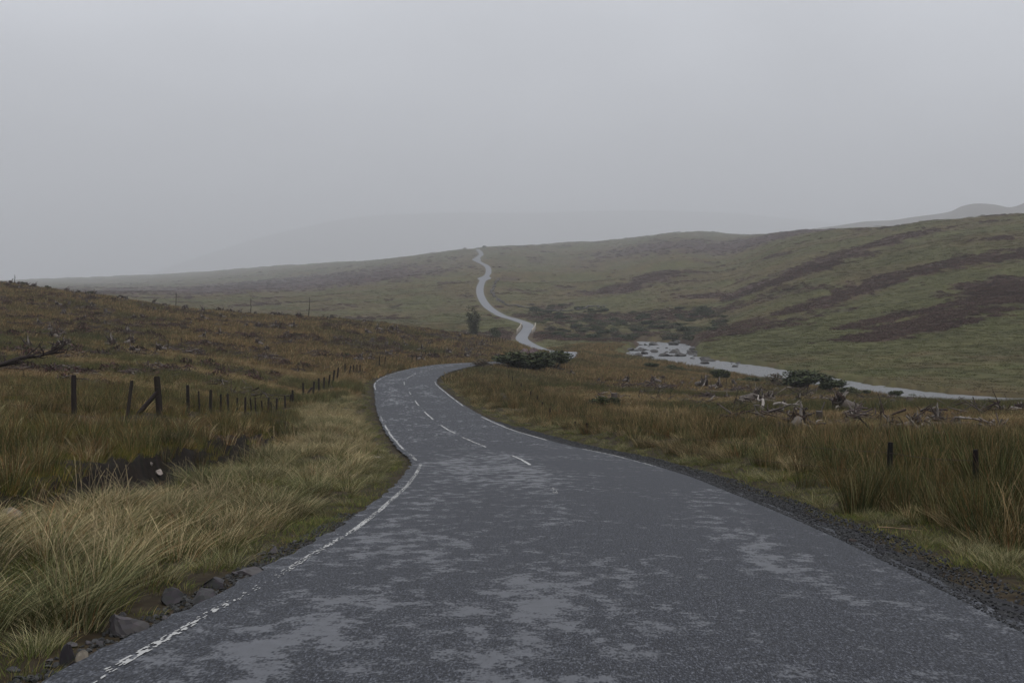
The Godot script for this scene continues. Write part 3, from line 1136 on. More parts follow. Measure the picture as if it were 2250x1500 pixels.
	# the thick stand of tall rushes where the right verge is wettest
	for q in 360:
		var d := rng.randf_range(9.5, 25.0)
		var p := road_point(d, 3.0 + rng.randf_range(2.6, 8.0))
		p.y = land(p.x, -p.z)
		if n_clump.get_noise_2d(p.x * 0.6, p.z * 0.6) < -0.12:
			continue
		rush.put(rng.randi() & 3, spin(p, rng.randf_range(0.9, 1.35), rng.randf_range(0.8, 1.1)), Color(0.75, 0.95, 0.7).lerp(Color(1.1, 0.95, 0.75), pow(rng.randf(), 2.0)) * rng.randf_range(0.6, 1.1))
	for e in [[1957.0, 20.0], [2150.0, 17.0]]:      # rushes crowd the two near posts
		for q in 16:
			var d: float = e[1] * rng.randf_range(0.86, 1.0)
			var p := ground((e[0] - 1125.0) / F * d + rng.randf_range(-0.5, 0.5), d)
			rush.put(q & 3, spin(p, rng.randf_range(0.8, 1.1), 0.95), Color(0.9, 0.95, 0.75) * rng.randf_range(0.7, 1.1))
	# the hills: one clump of the local cover every few metres
	for ring in [[330.0, 520.0, 0.5], [520.0, 800.0, 0.16], [800.0, 1350.0, 0.035]]:
		var d0: float = ring[0]
		var d1: float = ring[1]
		var count := int(ring[2] * 0.5 * (d1 * d1 - d0 * d0) * 1.0)
		for q in count:
			put_hill(hill, heath, d0, d1, -200.0, 2450.0)
	for q in 17000:
		put_hill(hill, heath, 140.0, 330.0, 1450.0, 2450.0)
	# felling waste strewn over the cleared ground, and dark heather tufts between
	var sticks := []
	for k in 4:
		var g := Geo.new()
		for z in 12:
			var p := Vector3(rng.randf_range(-0.7, 0.7), rng.randf_range(0.1, 0.4), rng.randf_range(-0.7, 0.7))
			var dir := Vector3(rng.randf_range(-1, 1), rng.randf_range(-0.3, 0.6), rng.randf_range(-1, 1)).normalized() * rng.randf_range(0.2, 0.6)
			tube(g, bent(p - dir, p + dir, 2, 0.05), taper(2, rng.randf_range(0.015, 0.045), 0.01), 4, Color(0.05, 0.035, 0.032).lerp(PALE, pow(rng.randf(), 4.0)), false)
		sticks.append(g.mesh())
	var waste := Scatter.new(sticks)
	for q in 9000:
		var d := sqrt(lerpf(55.0 * 55.0, 262.0 * 262.0, rng.randf()))
		var left := rng.randf() < 0.72
		var x := (rng.randf_range(-60.0, 1100.0) - 1125.0) / F * d if left else (rng.randf_range(1330.0, 2400.0) - 1125.0) / F * lerpf(50.0, 125.0, rng.randf())
		if not left:
			d = lerpf(50.0, 125.0, rng.randf())
		var s := road_side(x, d)
		if not left and rng.randf() < 0.86:
			continue
		if absf(s) < 9.0 or n_wet.get_noise_2d(x * 2.0 + 70.0, d * 1.4) < 0.02 or (d > 118.0 and absf(river_side(x, d)) < 14.0):
			continue
		if left and rng.randf() < 0.4:
			heath.put(rng.randi() & 3, spin(ground(x, d), rng.randf_range(0.7, 1.8), 0.9), Color(0.85, 0.85, 0.85) * rng.randf_range(0.6, 1.1))
		else:
			waste.put(rng.randi() & 3, spin(ground(x, d), rng.randf_range(0.7, 1.4), 0.8 if left else 1.25), Color(1, 1, 1) * rng.randf_range(0.6, 1.2) * (0.75 if left else 1.0))
	waste.build(stuff("felling_waste", "broken sticks strewn over the cleared slopes on both sides of the road", "felling waste"), "sticks", wood_m)
	var m := leaf_mat()
	fine.build(stuff("verge_grass", "long pale grass leaning along the road's left verge", "grass"), "tuft", m)
	turf.build(stuff("turf", "short green turf along both edges of the tarmac", "grass"), "tuft", m)
	rush.build(stuff("rushes", "tall dark rushes and brown sedge beside the road", "rushes"), "tuft", m)
	stalk.build(stuff("grass_stalks", "thin pale flowering stalks standing above the verge grass", "grass"), "stalk", m)
	moor.build(stuff("moor_grass", "rusty brown moor grass around the stumps and fences", "grass"), "tuft", m)
	far.build(stuff("valley_grass", "brown tussocky grass on the low ridge and valley floor", "grass"), "tuft", m)
	hill.build(stuff("hill_grass", "olive hill grass on the slopes beyond the river", "grass"), "tuft", m)
	heath.build(stuff("heather", "dark purple-brown heather in patches on the hillsides", "heather"), "sprigs", m)


func put_hill(hill: Scatter, heath: Scatter, d0: float, d1: float, c0: float, c1: float) -> void:
	var d := sqrt(lerpf(d0 * d0, d1 * d1, rng.randf()))
	var x := (rng.randf_range(c0, c1) - 1125.0) / F * d
	if absf(road_side(x, d)) < road_w[road_at(d)] + 2.2:
		return
	if d < 500.0:
		var rs := river_side(x, d)
		var rw := river_w(d)
		if absf(rs) < rw + 1.6:
			return
		if d < 330.0 and rs < rw:      # this side of the river is planted already
			return
	var p := ground(x, d)
	var c := cover(x, d)
	var tone := rng.randf_range(0.7, 1.2) + 0.35 * n_streak.get_noise_2d(x * 0.9, d * 0.9 + 500.0)
	var size := 0.55 + d / 900.0
	if rng.randf() < c.z:
		heath.put(rng.randi() & 3, spin(p, size * 2.0, 0.55), Color(1, 1, 1) * tone * 1.05)
	else:
		c.z = 0.0
		c.x = clampf(c.x + rng.randf_range(-0.2, 0.3), 0.0, 1.0)
		hill.put(rng.randi() & 3, spin(p, size, 0.45), cover_color(c, tone * 1.12))


# ---------- shapes ----------
func tube(g: Geo, pts: Array, radii: Array, sides: int, c: Color, cap := true) -> void:
	var k0 := g.v.size()
	var n := pts.size()
	var side := Vector3.RIGHT
	for j in n:
		var t: Vector3 = (pts[mini(j + 1, n - 1)] - pts[maxi(j - 1, 0)]).normalized()
		if absf(t.dot(side)) > 0.9:
			side = Vector3.UP
		var b := t.cross(side).normalized()
		side = b.cross(t).normalized()
		for i in sides:
			var a := TAU * i / sides
			var o := side * cos(a) + b * sin(a)
			var tone := rng.randf_range(0.8, 1.2)
			g.v.append(pts[j] + o * float(radii[j]) * rng.randf_range(0.9, 1.1))
			g.n.append(o)
			g.c.append(Color(c.r * tone, c.g * tone, c.b * tone))
	for j in n - 1:
		for i in sides:
			var a := k0 + j * sides + i
			var b := k0 + j * sides + (i + 1) % sides
			g.i.append_array([a, a + sides, b, b, a + sides, b + sides])
	if cap:
		for e in [0, n - 1]:
			var k := g.v.size()
			var t: Vector3 = (pts[1] - pts[0]).normalized() * -1.0 if e == 0 else (pts[n - 1] - pts[n - 2]).normalized()
			g.v.append(pts[e])
			g.n.append(t)
			g.c.append(c)
			for i in sides:
				g.v.append(g.v[k0 + e * sides + i])
				g.n.append(t)
				g.c.append(c)
			for i in sides:
				g.i.append_array([k, k + 1 + (i + 1) % sides, k + 1 + i] if e > 0 else [k, k + 1 + i, k + 1 + (i + 1) % sides])


# an angular stone: a ball cut by random planes
func rock(seed_: int, size: Vector3, c: Color, flats := 12, rough := 0.07) -> ArrayMesh:
	var r := RandomNumberGenerator.new()
	r.seed = seed_
	var planes := []
	for k in flats:
		planes.append([Vector3(r.randf_range(-1, 1), r.randf_range(-1, 1), r.randf_range(-1, 1)).normalized(), r.randf_range(0.36, 0.8)])
	var nn := noise(FastNoiseLite.TYPE_SIMPLEX, 1.6, seed_, 3)
	var g := Geo.new()
	var rows := 9
	var cols := 14
	var pts := []
	for j in rows + 1:
		var line := []
		for i in cols:
			var a := TAU * (i + 0.5 * (j & 1)) / cols
			var b := PI * j / rows
			var p := Vector3(sin(b) * cos(a), cos(b), sin(b) * sin(a))
			for e in planes:
				var over: float = p.dot(e[0]) - e[1]
				if over > 0.0:
					p -= e[0] * over
			p *= 1.0 + rough * nn.get_noise_3dv(p * 2.0)
			line.append(p * size)
		pts.append(line)
	for j in rows:
		for i in cols:
			var i2 := (i + 1) % cols
			var i0 := i2 if (j & 1) else i
			var tone := 1.0 + 0.3 * nn.get_noise_3dv(pts[j][i] / size.length() * 6.0) + r.randf_range(-0.08, 0.08)
			var cc := Color(c.r * tone, c.g * tone, c.b * tone)
			if (j & 1) == 0:
				g.tri(pts[j][i], pts[j][i2], pts[j + 1][i], cc)
				g.tri(pts[j][i2], pts[j + 1][i2], pts[j + 1][i], cc)
			else:
				g.tri(pts[j][i], pts[j + 1][i2], pts[j + 1][i], cc)
				g.tri(pts[j][i], pts[j][i2], pts[j + 1][i2], cc)
	return g.mesh()


func bent(a: Vector3, b: Vector3, n: int, wob: float) -> Array:
	var out := []
	var o := Vector3.ZERO
	for j in n + 1:
		out.append(a.lerp(b, j / float(n)) + o)
		o += Vector3(rng.randf_range(-1, 1), rng.randf_range(-1, 1), rng.randf_range(-1, 1)) * wob
	return out


func taper(n: int, a: float, b: float) -> Array:
	var out := []
	for j in n + 1:
		out.append(lerpf(a, b, j / float(n)))
	return out


const PALE := Color(0.2, 0.178, 0.16)
const BARK := Color(0.032, 0.024, 0.021)
const PEAT := Color(0.03, 0.021, 0.017)
var wood_m: StandardMaterial3D
var stone_m: StandardMaterial3D
var leaf_m: StandardMaterial3D


# a sawn stump with spreading roots, about 1 m across
func make_stump(called: String, at: Vector3, size: float, label: String, group: String) -> Node3D:
	var t := thing(called, at, label, "tree stump", group, rng.randf() * TAU)
	var g := Geo.new()
	var lean := Vector3(rng.randf_range(-0.15, 0.15), 0, rng.randf_range(-0.15, 0.15))
	var top := Vector3(0, 0.62, 0) + lean
	tube(g, [Vector3(0, -0.1, 0), Vector3(0, 0.12, 0), Vector3(0, 0.35, 0) + lean * 0.5, top], [0.36, 0.27, 0.21, 0.2], 9, BARK.lerp(PALE, 0.25), false)
	obj("trunk", g.mesh(), wood_m, t)
	g = Geo.new()
	tube(g, [top - Vector3(0, 0.03, 0), top + Vector3(0, 0.012, 0)], [0.195, 0.19], 9, PALE * 0.55)
	obj("cut_face", g.mesh(), wood_m, t)
	for k in 5:
		var a := TAU * (k + rng.randf() * 0.6) / 5
		g = Geo.new()
		var e := Vector3(cos(a), 0, sin(a)) * rng.randf_range(0.5, 0.8) + Vector3(0, rng.randf_range(-0.1, 0.25), 0)
		tube(g, bent(Vector3(0, 0.12, 0), e, 4, 0.04), taper(4, 0.13, 0.03), 6, BARK.lerp(PALE, 0.35 * rng.randf()))
		obj("root", g.mesh(), wood_m, t)
	t.scale = Vector3.ONE * size
	return t


# a stump torn out with its plate of roots and peat standing up
func make_root_plate(called: String, at: Vector3, size: float, label: String, group: String) -> Node3D:
	var t := thing(called, at, label, "tree stump", group, rng.randf() * TAU)
	obj("peat_clod", rock(rng.randi() & 4095, Vector3(0.42, 0.4, 0.26), PEAT, 6, 0.25), wood_m, t).position = Vector3(0, 0.3, 0)
	for k in 9:
		var a := PI * (k / 8.0 * 1.3 - 0.15)
		var g := Geo.new()
		var e := Vector3(cos(a) * rng.randf_range(0.4, 0.75), 0.32 + sin(a) * rng.randf_range(0.35, 0.7), rng.randf_range(-0.25, 0.25))
		tube(g, bent(Vector3(0, 0.3, 0), e, 5, 0.06), taper(5, 0.1, 0.02), 5, PALE if k % 4 == 0 else BARK.lerp(PALE, 0.12))
		var root := obj("root", g.mesh(), wood_m, t)
		g = Geo.new()
		var fork := e * 0.7 + Vector3(0, 0.1, 0)
		tube(g, bent(fork, fork + Vector3(rng.randf_range(-0.3, 0.3), rng.randf_range(0.0, 0.3), rng.randf_range(-0.3, 0.3)), 3, 0.03), taper(3, 0.035, 0.01), 4, PALE if k % 4 == 1 else BARK.lerp(PALE, 0.2))
		obj("rootlet", g.mesh(), wood_m, root)
	var g := Geo.new()
	tube(g, bent(Vector3(0, 0.32, 0.1), Vector3(rng.randf_range(-0.2, 0.2), 0.2, 0.75), 3, 0.03), taper(3, 0.2, 0.15), 8, BARK.lerp(PALE, 0.35))
	obj("trunk", g.mesh(), wood_m, t)
	t.scale = Vector3.ONE * size
	return t


# a bleached fallen limb with broken side branches; length 1
func make_limb(called: String, a: Vector3, b: Vector3, thick: float, label: String, category: String, group := "", c := PALE, twigs := 4, curve := 0.06) -> Node3D:
	var t := thing(called, a, label, category, group)
	var g := Geo.new()
	var l := (b - a).length()
	var pts := bent(Vector3.ZERO, b - a, 6, l * curve)
	tube(g, pts, taper(6, thick, thick * 0.35), 7, c)
	obj("stem", g.mesh(), wood_m, t)
	for k in twigs:
		var s: Vector3 = pts[rng.randi_range(1, 5)].lerp(pts[6], rng.randf() * 0.3)
		var reach := (b - a) * rng.randf_range(0.06, 0.22) + Vector3(rng.randf_range(-1, 1), rng.randf_range(-0.2, 1.0), rng.randf_range(-1, 1)) * l * 0.13
		g = Geo.new()
		tube(g, bent(s, s + reach, 3, l * 0.015), taper(3, thick * 0.4, thick * 0.1), 5, c)
		var branch := obj("branch", g.mesh(), wood_m, t)
		if twigs > 4:
			for q in 2:
				g = Geo.new()
				var f := s + reach * rng.randf_range(0.4, 0.9)
				tube(g, bent(f, f + reach * 0.3 + Vector3(rng.randf_range(-1, 1), rng.randf_range(-0.6, 1.0), rng.randf_range(-1, 1)) * l * 0.06, 2, l * 0.01), taper(2, thick * 0.15, thick * 0.05), 4, c)
				obj("twig", g.mesh(), wood_m, branch)
	return t


# a heap of felling waste: many thin sticks lying over one another
func make_brash(at: Vector3, wide: float, deep: float, high: float, label: String, group: String, pale := 0.2) -> Node3D:
	var g := Geo.new()
	for k in int(110 + wide * 30):
		var p := Vector3(rng.randf_range(-0.5, 0.5) * wide, 0, rng.randf_range(-0.5, 0.5) * deep)
		var q := 1.0 - 2.0 * Vector2(p.x / wide, p.z / deep).length()
		if q < 0.0:
			continue
		var w := at + p
		p.y = land(w.x, -w.z) - at.y + rng.randf() * high * (0.3 + q)
		var l := rng.randf_range(0.3, 1.1)
		var dir := Vector3(rng.randf_range(-1, 1), rng.randf_range(-0.25, 0.4), rng.randf_range(-0.7, 0.7)).normalized() * l
		var c := Color(0.04, 0.027, 0.025).lerp(PALE, clampf(pow(rng.randf(), 6.0 - 3.0 * pale) * 0.9 + pale * 0.06, 0.0, 1.0))
		tube(g, bent(p - dir * 0.5, p + dir * 0.5, 2, 0.05), taper(2, rng.randf_range(0.02, 0.06), 0.012), 4, c, false)
	var o := obj("brash_heap", g.mesh(), wood_m)
	o.position = at
	tag(o, label, "brash heap", group)
	return o


func leaf_cloud(seed_: int, lobes: Array, count: int, size: float, palette: Array) -> ArrayMesh:
	var r := RandomNumberGenerator.new()
	r.seed = seed_
	var g := Geo.new()
	for b in count:
		var l: Array = lobes[r.randi() % lobes.size()]
		var q := Vector3(r.randfn(), r.randfn(), r.randfn()).normalized() * pow(r.randf(), 0.45)
		var p: Vector3 = l[0] + q * l[1]
		if p.y < 0.02:
			continue
		var dir := Vector3(r.randf_range(-1, 1), r.randf_range(-0.4, 1), r.randf_range(-1, 1)).normalized()
		var side := dir.cross(Vector3(r.randf_range(-1, 1), r.randf_range(-1, 1), r.randf_range(-1, 1))).normalized()
		var c: Color = palette[r.randi() % palette.size()] * r.randf_range(0.7, 1.25)
		var s := size * r.randf_range(0.6, 1.3)
		g.quad(p, p + dir * s * 0.5 + side * s * 0.3, p + dir * s, p + dir * s * 0.5 - side * s * 0.3, c)
	return g.mesh()


var bush_shapes := []


func make_bush(called: String, at: Vector3, wide: float, high: float, kind: int, label: String, group := "", category := "bush") -> Node3D:
	var t := thing(called, at, label, category, group, rng.randf() * TAU)
	obj("foliage", bush_shapes[kind][0], leaf_m, t)
	obj("stems", bush_shapes[kind][1], wood_m, t)
	t.scale = Vector3(wide, high, wide)
	return t


func prepare_bushes() -> void:
	for k in 4:
		rng.seed = 300 + k
		var lobes := []
		var stems := Geo.new()
		for q in 9:
			var c := Vector3(rng.randf_range(-0.36, 0.36), rng.randf_range(0.25, 0.72), rng.randf_range(-0.36, 0.36))
			c.y *= 1.15 - Vector2(c.x, c.z).length()
			lobes.append([c, rng.randf_range(0.14, 0.26)])
			tube(stems, bent(Vector3(c.x * 0.3, -0.05, c.z * 0.3), c, 4, 0.02), taper(4, 0.016, 0.004), 4, Color(0.09, 0.07, 0.06), false)
		var pal := [Color(0.035, 0.045, 0.02), Color(0.05, 0.06, 0.024), Color(0.028, 0.032, 0.018)]
		if k == 2:
			pal = [Color(0.05, 0.06, 0.028), Color(0.075, 0.075, 0.035), Color(0.04, 0.045, 0.025)]
		if k == 3:
			pal = [Color(0.07, 0.055, 0.04), Color(0.06, 0.06, 0.035), Color(0.1, 0.07, 0.05)]
		bush_shapes.append([leaf_cloud(310 + k, lobes, 2600 if k != 3 else 1000, 0.08, pal), stems.mesh()])


# ---------- the things of the place ----------
func pt(px: float, py: float, near := 3.0) -> Vector3:
	return hit(px, py, near)


# the highest point of the near ridge as seen in a picture column
func crest(px: float, d0 := 150.0, d1 := 275.0) -> Vector3:
	var best := Vector3.ZERO
	var most := -1e9
	var d := d0
	while d < d1:
		var p := ground((px - 1125.0) / F * d, d)
		if (p.y - EYE) / d > most:
			most = (p.y - EYE) / d
			best = p
		d += 1.5
	return best


func metres(px: float, at: Vector3) -> float:
	return px / F * -at.z


func build_objects() -> void:
	rng.seed = 99
	wood_m = vmat(0.85, 0.25)
	stone_m = vmat(0.7, 0.32)
	leaf_m = leaf_mat(0.2)
	prepare_bushes()
	rng.seed = 4242
	build_stones()
	build_gravel()
	build_fences()
	print("fences ", Time.get_ticks_msec())
	build_bridge()
	build_bushes()
	build_cleared_field()
	build_left_slope()
	build_wall()
	print("objects ", Time.get_ticks_msec())


func stone(at: Vector3, size: Vector3, c: Color, label: String, group := "", sink := 0.35, flats := 13) -> Node3D:
	var o := obj("stone", rock(rng.randi() & 8191, size * 0.5, c, flats), stone_m)
	o.position = at + Vector3(0, size.y * (0.5 - sink), 0)
	o.rotation = Vector3(rng.randf_range(-0.15, 0.15), rng.randf() * TAU, rng.randf_range(-0.15, 0.15))
	tag(o, label, "stone", group)
	return o


func build_stones() -> void:
	var slate := Color(0.055, 0.05, 0.052)
	var dark := Color(0.03, 0.028, 0.03)
	# picture point of the foot, width and height in pixels
	for e in [
		[268, 1392, 100, 50, slate, "broad cracked grey slate slab by the road's edge line"],
		[470, 1290, 78, 32, dark, "long dark slate stone with sloping top beside smaller slabs"],
		[447, 1320, 62, 42, dark, "jagged blue-grey stone below the long slate stone"],
		[372, 1326, 50, 38, dark, "dark rounded stone half under overhanging grass"],
		[552, 1262, 70, 16, slate, "thin flat slab touching the edge of the tarmac"],
		[152, 1462, 34, 52, dark, "upright dark slate stone beside a mottled round stone"],
		[182, 1462, 32, 34, Color(0.12, 0.105, 0.085), "mottled brownish round stone against the tarmac edge"],
		[600, 1216, 24, 18, slate, "small grey stone in mossy grass at the road edge"],
		[18, 1146, 52, 36, Color(0.16, 0.13, 0.12), "smooth pinkish boulder lying in the ditch grass"],
		[332, 1022, 8, 11, Color(0.24, 0.21, 0.19), "pale stone standing in the dark peat of the ditch"],
		[345, 1040, 22, 10, Color(0.2, 0.17, 0.15), "brown stone lying below the pale stone in the ditch"],
		[826, 1006, 14, 6, Color(0.2, 0.18, 0.165), "pale flat stone in straw grass at the bend"],
		[612, 992, 34, 12, Color(0.15, 0.11, 0.11), "reddish grey stone in the ditch beside dark peat"],
		[905, 1022, 5, 4, Color(0.2, 0.18, 0.17), "small grey stone on the green edge of the bend"],
	]:
		var at := pt(e[0], e[1])
		var w := metres(e[2], at)
		stone(at, Vector3(w * 1.6, metres(e[3], at) * 1.55, w * 1.25), e[4], e[5])
		bare.append(Vector3(at.x, -at.z, w * 0.55 + 0.12))
		bare.append(Vector3(at.x * 0.97, -at.z * 0.96, w * 0.5 + 0.1))
	for k in 34:
		var d := rng.randf_range(6.5, 15.0)
		var s := -3.02 - rng.randf() * 0.55
		var p := road_point(d, s)
		p.y = land(p.x, -p.z)
		var w := rng.randf_range(0.03, 0.1)
		stone(p, Vector3(w, w * 0.6, w * 0.8), slate if rng.randf() < 0.5 else dark, "small slate fragment in the stony strip along the road's left edge", "slate fragments along the road's left edge", 0.3, 7)
	for k in 24:
		var d := rng.randf_range(6.5, 13.0)
		var p := road_point(d, -3.05 - rng.randf() * 0.5)
		bare.append(Vector3(p.x, -p.z, rng.randf_range(0.1, 0.22)))
	# a dark clod on the tarmac, a dry twig on the gravel
	var c := road_point(13.6, 0.0)
	var at := Vector3((1878.0 - 1125.0) / F * 13.6, 0, -13.6)
	at.y = road_height(13.6) - 0.012 * absf(road_side(at.x, 13.6)) + 0.012
	var o := obj("clod", rock(17, Vector3(0.045, 0.02, 0.03), Color(0.03, 0.022, 0.02), 6, 0.3), stone_m)
	o.position = at
	tag(o, "small dark clod of mud lying on the tarmac", "clod")
	var tw := pt(1995, 1166)
	make_limb("twig", tw + Vector3(-0.35, 0.03, -0.1), tw + Vector3(0.12, 0.03, 0.1), 0.008, "thin brown twig lying on the gravel shoulder", "twig", "", Color(0.2, 0.14, 0.09), 1, 0.02)


func build_gravel() -> void:
	var shapes := []
	for k in 4:
		shapes.append(rock(500 + k, Vector3(0.015, 0.009, 0.013), Color(1, 1, 1), 6, 0.2))
	var sc := Scatter.new(shapes)
	for k in 26000:
		var d := sqrt(lerpf(16.0, 55.0 * 55.0, pow(rng.randf(), 1.4)))
		var u := rng.randf()
		var out := 0.0 + u * u * 0.8 + 0.12 * n_mid.get_noise_2d(d * 2.0, 3.0) * u
		var p := road_point(d, road_w[road_at(d)] - 0.12 + out)
		if out > 0.1:
			p.y = maxf(land(p.x, -p.z) + 0.012, p.y - 0.03) + 0.004
		var tone := rng.randf_range(0.012, 0.05)
		var z := rng.randf_range(0.4, 1.1) * (1.0 + d / 60.0)
		sc.put(rng.randi() & 3, Transform3D(Basis.from_euler(Vector3(rng.randf(), rng.randf() * TAU, rng.randf())).scaled(Vector3.ONE * z), p), Color(tone, tone * 1.02, tone * 1.08))
	for k in 2500:
		var d := rng.randf_range(5.5, 18.0)
		var p := road_point(d, -2.97 - rng.randf() * 0.45)
		p.y = maxf(land(p.x, -p.z), -9.0) + 0.003
		var tone := rng.randf_range(0.015, 0.05)
		sc.put(rng.randi() & 3, Transform3D(Basis.from_euler(Vector3(rng.randf(), rng.randf() * TAU, rng.randf())).scaled(Vector3.ONE * rng.randf_range(0.6, 2.0)), p), Color(tone, tone, tone))
	sc.build(stuff("gravel", "loose dark chippings along the edges of the tarmac", "gravel"), "chippings", vmat(0.8, 0.3))
	var g := Geo.new()
	var rows := 240
	for j in rows + 1:
		var d := lerpf(-4.0, 60.0, j / float(rows))
		for i in 4:
			var w := i / 3.0 * (0.6 + 0.5 * n_mid.get_noise_2d(d * 1.5, 3.0)) - 0.1
			var p := road_point(d, road_w[road_at(d)] + w)
			p.y = maxf(land(p.x, -p.z) + 0.012, p.y - 0.03) if i < 3 else land(p.x, -p.z) - 0.02
			g.v.append(p)
			g.n.append(Vector3.UP)
			var tone := 0.03 + 0.012 * n_small.get_noise_2d(d * 4.0, i * 5.0)
			g.c.append(Color(tone, tone, tone * 1.05))
	for j in rows:
		for i in 3:
			var k := j * 4 + i
			g.i.append_array([k, k + 4, k + 1, k + 1, k + 4, k + 5])
	tag(obj("road_shoulder", g.mesh(vmat(1.0, 0.1))), "dark gravelly shoulder beside the right edge of the road", "road shoulder", "", "structure")


func post(parent: Node3D, base: Vector3, high: float, thick: float, lean: Vector2, c: Color) -> void:
	var g := Geo.new()
	var top := Vector3(lean.x, high, lean.y)
	tube(g, [Vector3(0, -0.3, 0), Vector3(0, 0.0, 0), top * 0.5, top * 0.96, top], [thick, thick, thick * 0.96, thick * 0.93, thick * 0.7], 8, c)
	obj("post", g.mesh(), wood_m, parent).position = base - parent.position


func wires(parent: Node3D, line: Array, levels: Array) -> void:
	for l in levels:
		var g := Geo.new()
		for k in line.size() - 1:
			var a: Vector3 = line[k] + Vector3(0, l, 0) - parent.position
			var b: Vector3 = line[k + 1] + Vector3(0, l, 0) - parent.position
			tube(g, [a, a.lerp(b, 0.5) - Vector3(0, 0.012 * (b - a).length(), 0), b], [0.0035, 0.0035, 0.0035], 4, Color(0.05, 0.035, 0.028), false)
		obj("wire", g.mesh(), wood_m, parent)


func build_fences() -> void:
	var grey := Color(0.028, 0.023, 0.02)
	var dark := Color(0.014, 0.011, 0.01)
	# column, row of the top, row of the foot, width in pixels, sideways lean
	var list := [[-330, 835, 915, 11, 0.0], [-90, 836, 913, 11, 0.02], [162, 838, 912, 12, 0.0], [278, 850, 921, 8, 0.06], [350, 841, 914, 15, -0.05], [413, 857, 912, 8, -0.02], [438, 868, 908, 4, 0.0], [462, 866, 910, 7, 0.0], [485, 874, 909, 4, 0.0], [501, 873, 908, 6, 0.0], [520, 881, 910, 3.5, 0.0], [538, 880, 909, 5, 0.0], [552, 882, 909, 3, -0.03], [561, 880, 908, 3, 0.0], [576, 886, 909, 4, -0.04], [589, 880, 908, 5, 0.0], [596, 888, 905, 3, 0.0], [607, 881, 905, 5, 0.0], [626, 876, 897, 5, 0.0], [637, 872, 893, 4, 0.03], [643, 863, 890, 5, 0.0], [666, 847, 878, 4.5, 0.0], [687, 844, 872, 5, 0.04], [700, 837, 866, 5, 0.0], [710, 834, 860, 4.5, 0.04], [721, 828, 853, 4, 0.06], [731, 818, 845, 4, 0.05], [740, 812, 835, 4, 0.06], [757, 803, 822, 3, 0.02], [767, 807, 822, 3, 0.08], [777, 805, 818, 2.5, 0.0], [784, 804, 817, 2.5, 0.0], [791, 804, 816, 2.5, 0.0]]
	var first := pt(162, 912)
	var f := thing("wire_fence", first, "old leaning post and wire fence on the moor left of the road", "fence")
	var line := []
	for e in list:
		var p := pt(e[0], e[2], 18.0)
		var h := clampf(metres(e[2] - e[1], p) * 1.12 + 0.08, 0.5, 1.4)
		post(f, p, h, clampf(metres(e[3], p) * 0.5, 0.035, 0.12), Vector2(e[4] * h * 2.0 + rng.randf_range(-0.03, 0.03), rng.randf_range(-0.06, 0.06)), dark.lerp(grey, rng.randf()))
		line.append(p)
		for q in [1.0, 0.985, 0.965]:
			bare.append(Vector3(p.x * q, -p.z * q, 0.55))
		if e[0] == 350 or e[0] == 687:
			var g := Geo.new()
			var a := Vector3(-metres(46 if e[0] == 350 else 16, p), 0.05, 0.1)
			tube(g, [a, Vector3(-0.05, h * 0.62, 0)], [0.08, 0.07], 7, grey)
			obj("brace", g.mesh(), wood_m, f).position = p - first
	wires(f, line.slice(0, 14), [0.32, 0.62, 0.9])
	# the fence on the right of the road, sunk in rushes: column, row of the top, metres ahead
	var start := ground((2150.0 - 1125.0) / F * 17.0, 17.0)
	f = thing("wire_fence", start, "fence of short dark posts sunk in rushes right of the road", "fence")
	line = []
	for e in [[2150, 988, 17.0, 14], [1957, 972, 20.0, 14], [1290, 924, 47.0, 4], [1265, 921, 52.0, 4], [1209, 880, 63.0, 4], [1193, 864, 70.0, 4], [1180, 850, 77.0, 4], [1166, 833, 84.0, 4.5], [1154, 821, 92.0, 4], [1145, 818, 98.0, 4], [1135, 815, 104.0, 4], [1126, 812, 110.0, 3], [1117, 810, 115.0, 3], [1090, 811, 124.0, 3]]:
		var d: float = e[2]
		var p := ground((e[0] - 1125.0) / F * d, d)
		var top := EYE + (HORIZON - float(e[1])) / F * d
		post(f, p, clampf(top - p.y, 0.55, 1.3) if d < 30.0 else (0.42 if d < 60.0 else rng.randf_range(0.55, 0.85)), clampf(metres(e[3], p) * 0.5, 0.035, 0.08) if d < 30.0 else 0.04, Vector2(rng.randf_range(-0.04, 0.04), rng.randf_range(-0.04, 0.04)), dark)
		line.append(p)
	wires(f, line, [0.35, 0.7])
	# the fence up on the knoll beyond the first bend
	start = pt(845, 806, 60.0)
	f = thing("wire_fence", start, "row of small thin posts on the green knoll beyond the first bend", "fence")
	line = []
	for e in [[834, 806], [845, 805], [905, 798], [915, 796], [924, 790], [935, 785], [946, 783], [955, 785], [975, 784], [986, 780], [1014, 776], [1023, 774], [1031, 771], [1042, 768], [1047, 764], [1057, 761], [1063, 757], [1071, 757], [1077, 756], [1083, 756], [1090, 755], [1097, 754], [1104, 753], [1110, 752], [1116, 751], [1121, 749]]:
		var p := pt(e[0], e[1], 100.0)
		post(f, p, rng.randf_range(0.9, 1.2), 0.05, Vector2(rng.randf_range(-0.08, 0.12), 0), dark)
		line.append(p)
	wires(f, line, [0.4, 0.8])


